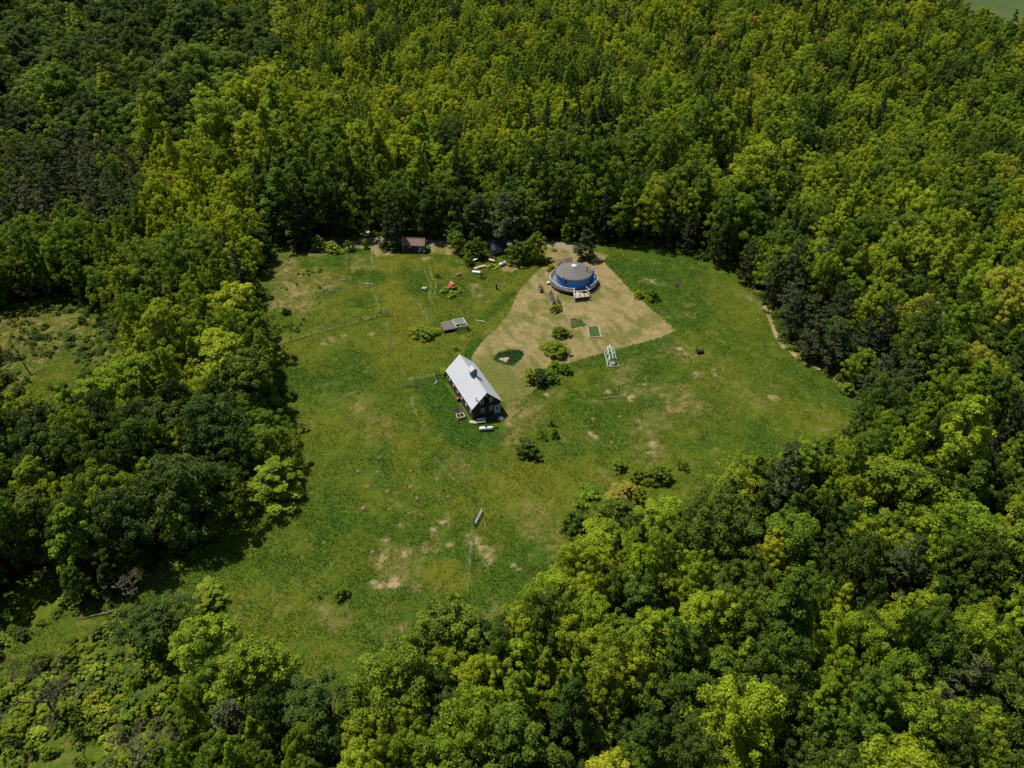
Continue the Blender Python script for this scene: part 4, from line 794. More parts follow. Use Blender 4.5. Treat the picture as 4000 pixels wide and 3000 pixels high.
MB().add([(-.6, -.55, 0), (.6, -.55, 0), (.6, .55, 0), (-.6, .55, 0), (-.6, -.55, .95), (.6, -.55, .95), (.6, .55, .95), (-.6, .55, .95), (0, -.55, 1.55), (0, .55, 1.55)], [(0, 1, 5, 8, 4), (1, 2, 6, 5), (2, 3, 7, 9, 6), (3, 0, 4, 7), (0, 3, 2, 1)]).build('wall', 'dark_wood', t)
for s in (-1, 1): MB().hexa([(0, -.75, 1.56), (0, .75, 1.56), (s * .85, .75, .80), (s * .85, -.75, .80), (0, -.75, 1.62), (0, .75, 1.62), (s * .85, .75, .86), (s * .85, -.75, .86)]).build('roof', 'red', t)
MB().bar((0, -.78, 1.63), (0, .78, 1.63), .16, .06).build('ridge_board', 'white', t); MB().box((0, -.57, .4), (.5, .03, .7)).build('doorway', 'black', t)
x, y = g(E(885, 975), 0); t = thing('stone_slab', 'pale flat slab beside the red-roofed animal house', 'slab', (x, y, .05), .3); MB().prism([(-.5, -.35), (.45, -.4), (.55, .3), (-.4, .4)], 0, .2).build('slab_body', 'stone', t)
def greenhouse():
    bl, br, tl, tr = [g(I(*q), .05) for q in ((715, 1375), (1165, 1380), (690, 760), (1095, 745))]
    cx, cy = (bl[0] + br[0] + tl[0] + tr[0]) / 4, (bl[1] + br[1] + tl[1] + tr[1]) / 4; W = math.hypot(br[0] - bl[0], br[1] - bl[1]); Ln = math.hypot(tl[0] - bl[0], tl[1] - bl[1]) * .98
    t = thing('greenhouse', 'small hoop greenhouse with pale frame and torn clear film', 'greenhouse', (cx, cy, 0), math.radians(2)); hw, hl, ht = W / 2, Ln / 2, 1.75
    for a, b in (((-hw, -hl), (hw, -hl)), ((hw, -hl), (hw, hl)), ((hw, hl), (-hw, hl)), ((-hw, hl), (-hw, -hl))): MB().bar((*a, .1), (*b, .1), .08, .22).build('base_board', 'frame_pale', t)
    def arc(f): a = math.pi * f; return (-hw * .95 * math.cos(a), ht * math.sin(a) ** .8)
    yb = -hl + .9
    for k in range(9):
        yy = yb + (hl - .05 - yb) * k / 8; MB().tube([(arc(f / 10)[0], yy, arc(f / 10)[1]) for f in range(11)], .022, 6).build('hoop', 'frame_pale', t)
    for f, w in ((.5, .12), (.3, .08), (.7, .06)): p = arc(f); MB().bar((p[0], yb - .1, p[1] + .04), (p[0], hl + .45 * (f == .5) + .1, p[1] + .04), w, .05).build('purlin', 'frame_pale', t)
    for k, fr in enumerate([(0, .3), (0, .28), (.7, 1), (.55, .7), (.1, .3), (.72, .9), (.52, .68), (.3, .5)]):
        y0 = yb + (hl - .05 - yb) * k / 8 + .03; y1 = yb + (hl - .05 - yb) * (k + 1) / 8 - .03; m = MB(); n = 6; vs = []
        for i in range(n + 1): p = arc(fr[0] + (fr[1] - fr[0]) * i / n); vs += [(p[0] * .985, y0, p[1] * .985), (p[0] * .985, y1, p[1] * .985)]
        m.add(vs, [(2 * i, 2 * i + 1, 2 * i + 3, 2 * i + 2) for i in range(n)]); m.build('film_panel', 'film', t)
    MB().box((0, .3, .12), (W - .2, Ln - 1.3, .25)).build('planting_bed', 'dark_green', t)
    MB().box((-hw * .45, -hl + .45, .55), (.75, .06, 1.1), .15, ('X', -.5)).build('door_leaf', 'white', t)
    x_, y_ = g(I(985, 1300), 0); r = thing('rock', 'pale pinkish boulder at the open end of the greenhouse', 'rock', (x_, y_, 0), .3); MB().prism([(-.42, -.35), (.3, -.42), (.5, .15), (.2, .5), (-.35, .4)], 0, .55).build('rock_body', 'stone', r)
greenhouse()

# ------------------------------------------------------------------ things round the barn
x, y = g(M_(1215, 1265), 0); t = thing('round_tub', 'white round upturned tub beside the barn door step', 'tub', (x, y, 0)); MB().lathe([(.48, 0), (.52, .12), (.45, .38), (.2, .46), (.001, .47)], 18).build('tub_shell', 'tank_white', t, True); MB().lathe([(.50, .0), (.57, .03), (.57, .08), (.50, .1)], 18).build('rim', 'white', t)
x, y = g(M_(855, 1345), 0); t = thing('garden_bench', 'white slatted bench standing in front of the barn gable', 'bench', (x, y, 0), math.radians(10))
for k in range(5): MB().box((0, -.18 + k * .11, .45), (1.75, .085, .035)).build('seat_slat', 'white', t)
for k in range(9): MB().box((-.8 + k * .2, .36, .72), (.10, .03, .5)).build('back_slat', 'white', t)
MB().box((0, .36, .99), (1.75, .05, .07)).build('back_rail', 'white', t)
for s in (-1, 1):
    MB().box((s * .82, -.2, .22), (.06, .06, .5)).build('leg', 'white', t); MB().box((s * .82, .33, .48), (.06, .06, 1.0)).build('leg', 'white', t)
pile(M_(700, 1330), 'low pile of pale planks at the barn corner by the bench', 'pale_wood', 7, math.radians(-8), 1.6, .2)
x, y = g(M_(820, 1290), 0); t = thing('black_trough', 'black oblong trough in the shade against the barn gable', 'trough', (x, y, 0), math.radians(12)); MB().hexa([(-.9, -.28, 0), (.9, -.28, 0), (.9, .28, 0), (-.9, .28, 0), (-1, -.36, .45), (1, -.36, .45), (1, .36, .45), (-1, .36, .45)]).build('trough_shell', 'black_metal', t); MB().box((0, 0, .44), (1.7, .5, .03)).build('trough_water', 'glass', t)
x, y = g(M_(470, 1240), 0); t = thing('cold_frame', 'wooden cold frame with a propped grey lid beside the barn', 'cold frame', (x, y, 0), math.radians(22))
for c, d in (((0, -.62, .3), (1.5, .06, .6)), ((0, .62, .3), (1.5, .06, .6)), ((-.72, 0, .3), (.06, 1.18, .6)), ((.72, 0, .3), (.06, 1.18, .6)), ((0, 0, .3), (.06, 1.18, .58))): MB().box(c, d).build('side_board', 'raw_wood', t)
for c, d in (((0, -.62, .63), (1.62, .14, .05)), ((0, .62, .63), (1.62, .14, .05)), ((-.74, 0, .63), (.14, 1.1, .05)), ((.74, 0, .63), (.14, 1.1, .05))): MB().box(c, d).build('rim_board', 'pale_wood', t)
MB().box((0, 0, .12), (1.38, 1.1, .2)).build('soil', 'black', t); l = MB().box((-.25, 1.0, .95), (1.2, .06, 1.5), .2, ('X', -.55)).build('lid', 'tarp_grey', t); MB().box((.35, 1.0, .95), (.08, .09, 1.5), .2, ('X', -.55)).build('lid_edge', 'alu', l)
x, y = g(M_(455, 925), 0); t = thing('plastic_tubs', 'pair of red plastic tubs tipped against the long barn wall', 'tub', (x, y, 0), math.radians(12))
MB().tube([(-.75, -.1, .55), (-.6, -.1, .57), (-.15, 0, .62), (0, 0, .62)], [.12, .26, .26, .14], 10).build('tub_shell', 'red_plastic', t, True); MB().tube([(0, .05, .66), (.12, .05, .68), (.6, .1, .75), (.72, .1, .75)], [.14, .27, .27, .13], 10).build('tub_shell', 'pink_plastic', t, True); MB().box((0, 0, .17), (1.2, .35, .34)).build('stand', 'dark_wood', t)

# ------------------------------------------------------------------ gates and fences
def gate(q0, q1, label, h=1.15, bars=5, mt='gate_green', z=0.0):
    a, b = g(q0, 0), g(q1, 0); ln = math.hypot(b[0] - a[0], b[1] - a[1]); t = thing('field_gate', label, 'gate', (a[0], a[1], 0), math.atan2(b[1] - a[1], b[0] - a[0]), None)
    for k in range(bars): zz = .22 + (h - .22) * k / (bars - 1); MB().tube([(0, 0, zz), (ln, 0, zz)], .035, 6).build('bar', mt, t)
    for xx in (0, ln / 2, ln): MB().tube([(xx, 0, .18), (xx, 0, h + .02)], .04, 6).build('upright', mt, t)
    MB().tube([(-.12, 0, -.2), (-.12, 0, h + .25)], .07, 8).build('hinge_post', 'post', t); return t
gate(DD(1550, 1210), DD(1690, 1225), 'green metal gate at the left pasture corner post', 1.2)
gate(F(2090, 975), F(2165, 830), 'pale green metal gate lying ajar in the near meadow fence', 1.0, 5, 'gate_pale')
gate(DD(1228, 398), DD(1278, 392), 'small dark gate between the two round saplings by the driveway', 1.3, 4, 'dark_wood')
gate(B(410, 655), B(520, 640), 'dark wooden hurdle at the far left corner of the barn', 1.0, 4, 'dark_wood')
gate(B(425, 700), B(540, 690), 'second dark hurdle nearest the barn eave, half hidden in weeds', .9, 3, 'dark_wood')
def fence(pts, label, sp=3.0, h=1.25, strands=3, mt='post', rails=False):
    W = [g(p) for p in pts]; t = thing('wire_fence' if not rails else 'rail_fence', label, 'fence', (W[0][0], W[0][1], 0)); ox, oy = W[0]; posts = []
    for i in range(len(W) - 1):
        a, b = W[i], W[i + 1]; ln = math.hypot(b[0] - a[0], b[1] - a[1]); n = max(1, round(ln / sp))
        for k in range(n + (i == len(W) - 2)): f = k / n; posts.append((a[0] + (b[0] - a[0]) * f - ox, a[1] + (b[1] - a[1]) * f - oy))
    for (x, y) in posts: hh = h * rnd.uniform(.9, 1.12); MB().tube([(x, y, -.2), (x + rnd.gauss(0, .04), y + rnd.gauss(0, .04), hh)], [.07, .06], 6).build('post', mt, t)
    for s in range(strands):
        z = h * (s + 1) / (strands + .15)
        if rails: MB().tube([(x, y, z + rnd.gauss(0, .05)) for x, y in posts], .05, 5).build('rail', mt, t)
        else: MB().tube([(x, y, z) for x, y in posts], .016, 4).build('wire', 'wire', t)
    return t
fence([DD(210, 1580), DD(430, 1515), DD(690, 1440), DD(880, 1390), DD(1100, 1335), DD(1300, 1270), DD(1420, 1250), DD(1500, 1225)], 'long wire fence running up from the leafy tree edge to the gate post', 4.2, 1.25, 4)
fence([DD(90, 1130), DD(270, 1080), DD(540, 1030), DD(700, 985), DD(840, 955), DD(1040, 905), DD(1250, 870), DD(1400, 850)], 'wire fence crossing the dry upper pasture towards the driveway side', 4.2, 1.1, 3)
fence([DD(1135, 450), DD(1135, 560), DD(1130, 690)], 'thin post fence on the left of the weedy plot', 4.0, 1.2, 2)
fence([DD(1445, 395), DD(1438, 500), DD(1445, 660), DD(1300, 668)], 'weathered post fence on the right of the weedy plot', 3.5, 1.3, 2)
fence([DD(1420, 830), DD(1460, 930), DD(1520, 1050), DD(1540, 1150)], 'sagging fence between the two pasture corners', 4.0, 1.1, 2)
fence([DD(1600, 1300), DD(1620, 1400), DD(1660, 1490), D(838, 770)], 'faint wire fence below the green pasture gate', 4.5, 1.0, 2)
fence([E(470, 1165), E(545, 1280), E(625, 1420), E(700, 1500)], 'wire fence slanting past the coop bush', 3.5, 1.1, 2)
fence([E(265, 715), E(395, 685), E(520, 650)], 'short run of fence posts below the garden shed', 3.5, 1.2, 2)
fence([F(2075, 700), F(2078, 850), F(2065, 960), F(2050, 1140), F(2040, 1330), F(2030, 1470), F(2032, 1650)], 'old post fence with green gate in the near meadow', 3.6, 1.35, 3)
fence([B(0, 850), B(110, 840), B(220, 790)], 'broken pale rail fence left of the barn', 2.0, .8, 1, 'dead', True)
fence([D(830, 850), D(862, 838), D(900, 832)], 'low broken rail left of the tall green weeds', 2.5, .7, 1, 'dead', True)

# ------------------------------------------------------------------ small things in the meadow
x, y = g(DD(925, 925), 0); t = thing('lattice_frame', 'white-green lattice stand at the crossing pasture fence', 'trellis', (x, y, 0), .3)
for s in (-1, 1):
    for k in range(4): MB().bar((-.6 + .4 * k, s * .45, 0), (-.6 + .4 * k, 0, 1.7), .05).build('slat', 'frame_pale', t)
    MB().bar((-.7, s * .3, .6), (.7, s * .3, .6), .05).build('rung', 'frame_pale', t)
MB().bar((-.7, 0, 1.7), (.7, 0, 1.7), .07).build('ridge', 'frame_pale', t)
x, y = g(E(548, 1000), 0); t = thing('pump_box', 'small white box with a dark upright pipe in the weeds', 'box', (x, y, 0), -.2); MB().box((.1, 0, .35), (1.1, .8, .7)).build('box_body', 'white_grey', t); MB().box((.62, 0, .45), (.12, .9, .95)).build('door_panel', 'white', t); MB().tube([(-.6, .2, -.1), (-.8, .3, 1.9)], .07, 8).build('pipe', 'black_metal', t)
x, y = g(E(1545, 985), 0); t = thing('target_stand', 'dark upright board on a thin frame beside the lawn edge', 'board', (x, y, 0), .2); MB().box((.1, 0, .85), (.3, .7, 1.5), 0, ('X', .2)).build('board_face', 'black_metal', t); MB().bar((-.75, -.3, 0), (-.7, 0, 1.1), .05).build('leg', 'frame_pale', t); MB().bar((-.7, 0, 1.1), (.05, 0, 1.15), .05).build('cross_bar', 'frame_pale', t)
x, y = g(E(1032, 800), 0); t = thing('barrow', 'small rusty red wheelbarrow in the long grass', 'wheelbarrow', (x, y, 0), .4); MB().hexa([(-.35, -.22, .35), (.3, -.22, .35), (.3, .22, .35), (-.35, .22, .35), (-.5, -.34, .62), (.5, -.34, .62), (.5, .34, .62), (-.5, .34, .62)]).build('tray', 'rust', t); MB().tube([(.55, -.04, .2), (.55, .04, .2)], .2, 10).build('wheel', 'rubber', t)
for s in (-1, 1): MB().bar((.5, s * .08, .25), (-1.0, s * .3, .5), .05).build('handle', 'pale_wood', t)
x, y = g(N(133, 145), 0); t = thing('salt_feeder', 'black feeder on short legs alone in the right meadow', 'feeder', (x, y, 0), math.radians(10)); MB().hexa([(-.75, -.3, .35), (.75, -.3, .35), (.75, .3, .35), (-.75, .3, .35), (-.85, -.42, .75), (.85, -.42, .75), (.85, .42, .75), (-.85, .42, .75)]).build('trough', 'black_metal', t)
for s in (-1, 1):
    MB().box((s * .8, .3, .75), (.1, .12, 1.5)).build('upright', 'black_metal', t); MB().box((s * .6, -.3, .2), (.1, .1, .5)).build('leg', 'black_metal', t)
def plank(q, label, L0, rz, mt='pale_wood', cat='plank'):
    x, y = g(q, 0); t = thing('plank', label, cat, (x, y, .12), rz); MB().box((0, 0, .05), (L0, .22, .06)).build('board', mt, t); MB().box((.3, .05, .1), (L0 * .5, .16, .04), .06).build('batten', mt, t)
plank(E(1332, 1433), 'pale plank lying in grass between coop and lawn', 2.2, -.35); plank(H(1345, 150), 'long grey plank lying in the meadow below the greenhouse', 3.2, .22, 'dead'); plank(DD(1045, 785), 'pale broken board near the weedy plot', 2.6, .45, 'dead'); plank(DD(1390, 825), 'pale board at the upper pasture corner', 2.4, -.25); plank(K(2180, 690), 'grey board under the leafy tree beside the lawn', 2.0, -.1, 'dead'); plank(B(405, 775), 'small blue-grey board in the weeds left of the barn', 1.0, 1.1, 'blue_board')
# garden bed edging: each board or stone is a piece of the bed
def bed(P, label, mt, names='edge_board'):
    cx, cy = sum(p[0] for p in P) / len(P), sum(p[1] for p in P) / len(P); t = thing('garden_bed', label, 'garden bed', (cx, cy, 0)); n = len(P)
    for i in range(n): a, b = P[i], P[(i + 1) % n]; MB().bar((a[0] - cx, a[1] - cy, .06), (b[0] - cx, b[1] - cy, .06), .16, .24).build(names, mt, t)
    MB().prism([((p[0] - cx) * .97, (p[1] - cy) * .97) for p in P], -.02, .05).build('bed_soil', 'dark_green', t)
bed(BED1, 'square grassy garden bed edged with pale boards on the lawn', 'pale_wood')
P2 = poly(A, [(915, 965), (962, 955), (990, 1040), (930, 1050)]); bed(P2, 'narrow bare garden bed with dark board edge on the lawn', 'dark_wood')
x, y = g(A(1068, 1000), 0); t = thing('stone_edging', 'short line of white stones beside the narrow garden bed', 'stones', (x, y, 0), -1.15)
for k in range(6): MB().lathe([(.001, .28), (.12, .24), (.2, .1), (.2, -.05)], 7, c=(-1.25 + k * .5, rnd.gauss(0, .05), 0)).build('stone', 'white_grey', t)
x, y = g(B(1478, 415), 0); t = thing('flat_stones', 'pale flat stones in the green island bed beside the barn', 'stones', (x, y, 0))
for k, (dx, dy, r) in enumerate(((-.6, 0, .55), (.15, .15, .6), (.0, -.55, .5), (.6, .35, .45), (-1.0, .15, .4))): MB().lathe([(.001, .22), (r * .7, .2), (r, .08), (r, -.1)], 7, c=(dx, dy, 0)).build('stone', 'stone', t)
x, y = g(A(2055, 600), 0); t = thing('brush_pile', 'brown twiggy brush pile in the right meadow', 'brush pile', (x, y, 0)); m = MB()
for k in range(46): a = rnd.uniform(0, 6.28); r = rnd.uniform(.1, 1.0); m.bar((r * math.cos(a), r * math.sin(a), 0), (rnd.gauss(0, .5), rnd.gauss(0, .5), rnd.uniform(.5, 1.1)), .05)
m.build('sticks', 'dead', t)
for q, lb in ((H(1375, 110), 'dark stake in the right meadow, nearer of two standing alone'), (H(1430, 80), 'dark stake in the right meadow, farther of two standing alone')):
    x, y = g(q, 0); t = thing('fence_stake', lb, 'stake', (x, y, 0)); MB().tube([(0, 0, -.2), (.1, 0, 1.3)], [.08, .06], 6).build('stake_body', 'dark_wood', t)
x, y = g(DD(1060, 320), 0); t = thing('notice_board', 'dark slanting board by the driveway beside the lime bush', 'board', (x, y, 0), .6); MB().box((0, 0, .9), (1.2, .06, 1.0), 0, ('Y', .3)).build('board_face', 'dark_wood', t); MB().box((-.4, .05, .4), (.08, .08, 1.0)).build('post', 'dark_wood', t); MB().box((.4, .05, .4), (.08, .08, 1.0)).build('post', 'dark_wood', t)
# molehills
HILLS = [(F, q) for q in ((1055, 245), (930, 555), (1035, 398), (1395, 385), (1400, 558), (1145, 605), (1685, 475), (1705, 655), (1800, 665), (1467, 680), (890, 785), (1170, 800), (1378, 847), (458, 1165), (985, 1260), (828, 392))] + [(H, (1153, 378)), (H, (1447, 352)), (H, (1355, 630))]
hm = MB(); pr = [(.62, -.06), (.52, .08), (.32, .22), (.12, .30), (.001, .31)]; hm.lathe(pr, 11); hv = [(x + rnd.gauss(0, .05), y + rnd.gauss(0, .05), z) for x, y, z in hm.v]; hm.v = hv
first = None
for fn, q in HILLS:
    x, y = g(fn(*q), 0)
    if first is None: o = first = hm.build('molehill', 'earth', None, True)
    else: o = first.copy(); link(o)
    o.location = (x, y, 0); o.rotation_euler = (0, 0, rnd.uniform(0, 6)); sc_ = rnd.uniform(.5, .85); o.scale = (sc_ * 1.1, sc_, sc_)
    tag(o, 'small mound of bare brown earth in the meadow grass', 'molehill', 'molehills scattered over the meadow')

# ------------------------------------------------------------------ single bushes, saplings and trees one can point to
def bush(q, W, Ht, tone, label, kind='bush', name='bush', cat='bush', **k):
    x, y = g(q, 0); return place(kind, name, label, cat, x, y, Ht, W / 2, tone, **k)
bush(A(750, 870), 2.7, 1.7, .62, 'small lime-green bush in front of the longer solar array')
bush(A(700, 425), 2.6, 1.5, .93, 'brownish bush tucked behind the house deck')
bush(A(790, 1140), 3.6, 2.4, .45, 'medium green bush on the lawn touching the larger one', 'edge', 'shrub')
bush(A(750, 1330), 5.6, 3.2, .55, 'largest rounded lime-topped bush on the mown lawn', 'edge', 'shrub')
bush(A(465, 1640), 2.6, 3.6, .70, 'upright lime shrub at the left of the lawn-edge thicket', 'sapling', 'shrub')
bush(A(560, 1650), 3.6, 2.8, .02, 'almost black evergreen shrub in the lawn-edge thicket', 'edge', 'shrub')
bush(A(680, 1610), 4.2, 2.4, .40, 'grey-green spreading shrub in the lawn-edge thicket', 'edge', 'shrub')
bush(A(730, 1500), 3.2, 1.9, .66, 'pale green shrub at the top of the lawn-edge thicket')
bush(A(850, 1530), 3.0, 2.0, .52, 'green shrub at the right end of the lawn-edge thicket')
bush(A(1645, 725), 2.4, 2.0, .86, 'olive-yellow bush on the right edge of the lawn')
bush(A(1790, 740), 3.6, 2.4, .50, 'dark green bush beside the olive one right of the lawn')
bush(H(430, 750), 4.4, 3.4, .30, 'dark round bush below the barn in the near meadow', 'edge', 'shrub')
bush(H(735, 565), 1.9, 1.8, .55, 'small green bush right of the dark round bush'); bush(H(600, 590), 2.2, 1.9, .42, 'loose leafy sprouts beside the dark round bush', 'loose', 'shrub'); bush(H(695, 445), 1.8, 1.6, .46, 'leafy sprouts uphill of the small green bush', 'loose', 'shrub')
bush(H(1430, 915), 2.6, 2.3, .55, 'sparse green sapling alone in the lower right meadow', 'sapling', 'sapling', 'sapling'); bush(H(1620, 1040), 2.6, 2.8, .48, 'round sapling left of the broad one near the right forest edge', 'sapling', 'sapling', 'sapling')
bush(H(1850, 1030), 4.8, 3.8, .50, 'broad green bush near the lower right forest edge', 'edge', 'shrub'); bush(H(2080, 915), 1.3, 1.7, .42, 'slim sapling right of the broad green bush', 'loose', 'sapling', 'sapling'); bush(H(2145, 935), 1.6, 2.0, .38, 'dark sapling beside the lower right forest edge', 'loose', 'sapling', 'sapling')
bush(H(1390, 1250), 4.8, 3.2, .98, 'reddish-brown bush at the lower right forest edge', 'edge', 'shrub'); bush(H(1640, 1270), 2.6, 3.6, .62, 'upright lime sapling between brown bush and forest', 'sapling', 'sapling', 'sapling')
for q, W, h, tn, lb in ((H(1110, 1330), 6.2, 4.6, .56, 'lime-green thicket tree at the meadow edge left of the brown bush'), (H(940, 1560), 4.6, 4.2, .36, 'dark green thicket tree nearest the lower meadow fence'), (H(1230, 1540), 6.4, 5.4, .42, 'mid-green thicket tree beside the big lime tree'), (H(1380, 1420), 5.0, 4.4, .40, 'green thicket tree below the reddish-brown bush')): bush(q, W, h, tn, lb, 'edge', 'leafy_tree', 'tree')
bush(E(550, 1630), 5.2, 2.4, .56, 'wide bushy shrub left of the chicken coop', 'edge', 'shrub'); bush(E(735, 1600), 2.6, 1.5, .74, 'pale weedy bush squeezed between shrub and coop', 'loose', 'weeds'); bush(E(1150, 1530), 1.6, 1.0, .76, 'pale weeds along the right side of the coop run', 'loose', 'weeds')
bush(E(1355, 830), 2.2, 1.7, .42, 'dark leafy plant beside the oblong white tub', 'loose', 'shrub'); bush(E(735, 820), 2.0, .9, .10, 'low dark clump of weeds near the wheel tracks', 'loose', 'weeds')
bush(E(1000, 1010), 2.8, 1.4, .78, 'lime weeds right of the red-roofed animal house', 'loose', 'weeds'); bush(E(850, 1010), 2.6, 1.2, .72, 'lime weeds left of the red-roofed animal house', 'loose', 'weeds'); bush(E(940, 1075), 2.6, 1.3, .70, 'lime weeds in front of the red-roofed animal house', 'loose', 'weeds')
bush(E(1022, 480), 4.4, 6.2, .46, 'young round-headed tree on the mown strip near the pines', 'round', 'leafy_tree', 'tree'); bush(E(1290, 550), 5.4, 6.4, .30, 'dark bushy tree left of the black shed', 'edge', 'leafy_tree', 'tree'); bush(E(1165, 640), 2.8, 3.4, .64, 'lime bush at the foot of the dark bushy tree'); bush(E(1150, 540), 3.0, 4.2, .50, 'green shrub between young tree and dark bushy tree', 'edge', 'shrub')
bush(E(1480, 690), 3.4, 1.1, .80, 'pale weeds between boards and propane tank', 'loose', 'weeds')
bush(A(400, 350), 5.6, 6.6, .44, 'left half of the leafy tree pair beside the propane tank', 'edge', 'leafy_tree', 'tree'); bush(A(530, 330), 5.2, 8.6, .56, 'taller leafy tree left of the round house', 'edge', 'leafy_tree', 'tree'); bush(A(620, 350), 2.4, 1.6, .66, 'low lime shrub at the foot of the taller leafy tree', 'loose', 'shrub')
bush(A(1070, 300), 7.4, 8.6, .35, 'broad dark fir behind the round house', 'bushpine', 'fir_tree', 'tree')
bush(DD(770, 405), 3.2, 4.6, .58, 'tall lime bush below the left spruces', 'edge', 'shrub'); bush(DD(860, 405), 2.8, 2.4, .62, 'rounded lime bush in the middle of the driveway clump', 'edge', 'shrub'); bush(DD(950, 410), 4.4, 2.8, .70, 'wide lime bush at the right of the driveway clump', 'edge', 'shrub')
bush(DD(1145, 410), 2.5, 3.2, .46, 'left round-headed sapling in front of the driveway', 'sapling', 'sapling', 'sapling'); bush(DD(1347, 375), 2.1, 2.8, .55, 'right smaller sapling in front of the driveway', 'sapling', 'sapling', 'sapling'); bush(DD(1465, 225), 2.2, 1.5, .62, 'low lime bush beside the parked pickup')
bush(DD(375, 1190), 1.9, 1.5, .16, 'dark round bush alone in the left pasture')
bush(D(655, 930), 2.2, 1.9, .50, 'sparse sapling near the left tree shadow', 'loose', 'sapling', 'sapling'); bush(D(738, 1288), 2.4, 1.7, .56, 'low green bush in the bottom of the meadow'); bush(D(690, 1292), .9, .8, .30, 'tiny dark bush left of the low green bush', 'loose')
bush(D(455, 1300), 5.2, 3.0, .62, 'spreading pale green bush at the lower left meadow edge', 'edge', 'shrub'); bush(D(1828, 850), 2.8, 2.6, .62, 'small tree in the right corner of the meadow', 'sapling', 'sapling', 'sapling'); bush(D(560, 1105), 2.0, 1.6, .60, 'small bush below the big left-edge thicket', 'loose')
bush(D(985, 756), 2.0, 1.1, .62, 'loose weeds uphill of the barn', 'loose', 'weeds'); bush(M_(1120, 1420), 1.3, .8, .74, 'lime weeds at the end of the long propane tank', 'loose', 'weeds'); bush(M_(190, 445), 2.6, 1.2, .70, 'lime weeds at the far left barn corner', 'loose', 'weeds')
def tree(q, kind, name, Ht, Rc, tone, label, z=0, **k):
    x, y = g(q, z); return place(kind, name, label, 'tree', x, y, Ht, Rc, tone, **k)
tree(D(598, 1066), 'edge', 'leafy_tree', 7.5, 4.8, .62, 'big leafy thicket bulging into the meadow on the left'); tree(D(545, 1090), 'edge', 'leafy_tree', 5.2, 3.0, .66, 'smaller pale thicket beside the bulging left one')
tree(D(655, 532), 'spruce', 'spruce_tree', 16, 3.9, .30, 'tall dark spruce at the left end of the driveway'); tree(D(742, 514), 'spruce', 'spruce_tree', 17, 3.6, .12, 'slim black spruce behind the lime driveway clump'); tree(D(848, 534), 'spruce', 'spruce_tree', 15.5, 3.5, .38, 'dark spruce standing beside the garden shed')
tree(D(1092, 540), 'pine', 'pine_tree', 16.5, 5.6, .62, 'large spreading pine above the black shed', var=0); tree(D(1035, 522), 'pine', 'pine_tree', 14, 4.6, .58, 'smaller pine left of the large spreading pine', var=1); tree(D(985, 528), 'round', 'leafy_tree', 7, 2.4, .36, 'thin dark leafy tree left of the pines')
# left wall of the clearing
for q, kind, nm, h, r, tn, lb in (
    (D(520, 740), 'round', 'maple_tree', 15, 5.6, .80, 'bright lime domed maple on the left clearing edge, upper one'), (D(505, 850), 'round', 'maple_tree', 15, 6.2, .76, 'bright lime domed maple on the left clearing edge, lower one'),
    (D(560, 890), 'round', 'leafy_tree', 15, 5.0, .40, 'dark-sided tree casting the shadow on the left meadow'), (D(440, 790), 'round', 'leafy_tree', 12, 4.4, .50, 'mid-green tree between lime maples and feathery poplars'),
    (D(470, 630), 'aspen', 'poplar_tree', 17, 4.0, .46, 'feathery tall poplar nearest the upper pasture'), (D(410, 640), 'aspen', 'poplar_tree', 19, 4.4, .48, 'feathery tall poplar in the middle of the left clump'), (D(345, 650), 'aspen', 'poplar_tree', 18, 4.2, .46, 'feathery tall poplar at the left of the clump'), (D(300, 640), 'aspen', 'poplar_tree', 15, 3.6, .48, 'shorter feathery poplar at the small left clearing'),
    (D(530, 655), 'bushpine', 'pine_tree', 15, 4.2, .35, 'dark shaggy pine shading the left pasture corner'), (D(505, 600), 'bushpine', 'pine_tree', 13, 3.6, .45, 'grey-green pine behind the shaggy left pine'), (D(565, 565), 'edge', 'leafy_tree', 10, 3.6, .22, 'dark leafy tree at the top left pasture corner'),
    (D(500, 1010), 'oak', 'leafy_tree', 16, 5.6, .20, 'dark broad tree in the left wood beside the meadow'), (D(430, 1130), 'oak', 'leafy_tree', 16, 5.8, .22, 'dark broad tree casting the long lower-left shadow'), (D(380, 1010), 'round', 'leafy_tree', 15, 5.0, .28, 'dark tree in the middle of the left wood'),
    (D(290, 1215), 'round', 'leafy_tree', 15, 4.2, .20, 'dark tree above the bare grey tangle'), (D(200, 1240), 'poplar', 'leafy_tree', 16, 3.4, .58, 'tall tree with lime leaf tufts at the lower left'), (D(120, 1200), 'round', 'leafy_tree', 14, 4.2, .36, 'rounded tree at the far lower left')):
    tree(q, kind, nm, h, r, tn, lb)
# the dark row right behind the driveway
acc, row = 0.0, []
for i in range(len(ROAD_L) - 4):
    (x0, y0), (x1, y1) = ROAD_L[i], ROAD_L[i + 1]; ln = math.hypot(x1 - x0, y1 - y0); k = 0
    while acc < ln: f = acc / ln; row.append((x0 + (x1 - x0) * f, y0 + (y1 - y0) * f)); acc += 5.6
    acc -= ln
PKX, PKY = g(DD(1372, 205), 0); ORDN = 'first second third fourth fifth sixth seventh eighth ninth tenth eleventh twelfth thirteenth fourteenth fifteenth sixteenth seventeenth eighteenth nineteenth twentieth'.split(); k = 0
for (x, y) in row:
    xx, yy = x + rnd.uniform(-.8, .8), y + 3.6 + rnd.uniform(0, 1.6)
    if abs(xx - PKX) < 4.0 or any((a - xx) ** 2 + (b - yy) ** 2 < 9 for a, b, _ in OCC) or k >= 20: continue
    place('edge' if k % 3 == 1 else 'round', 'leafy_tree', 'dark leafy tree in the row behind the driveway, %s from the left' % ORDN[k], 'tree', xx, yy, rnd.uniform(13, 19), rnd.uniform(3.4, 4.6), rnd.uniform(.24, .46), 'trees in the row behind the driveway'); k += 1
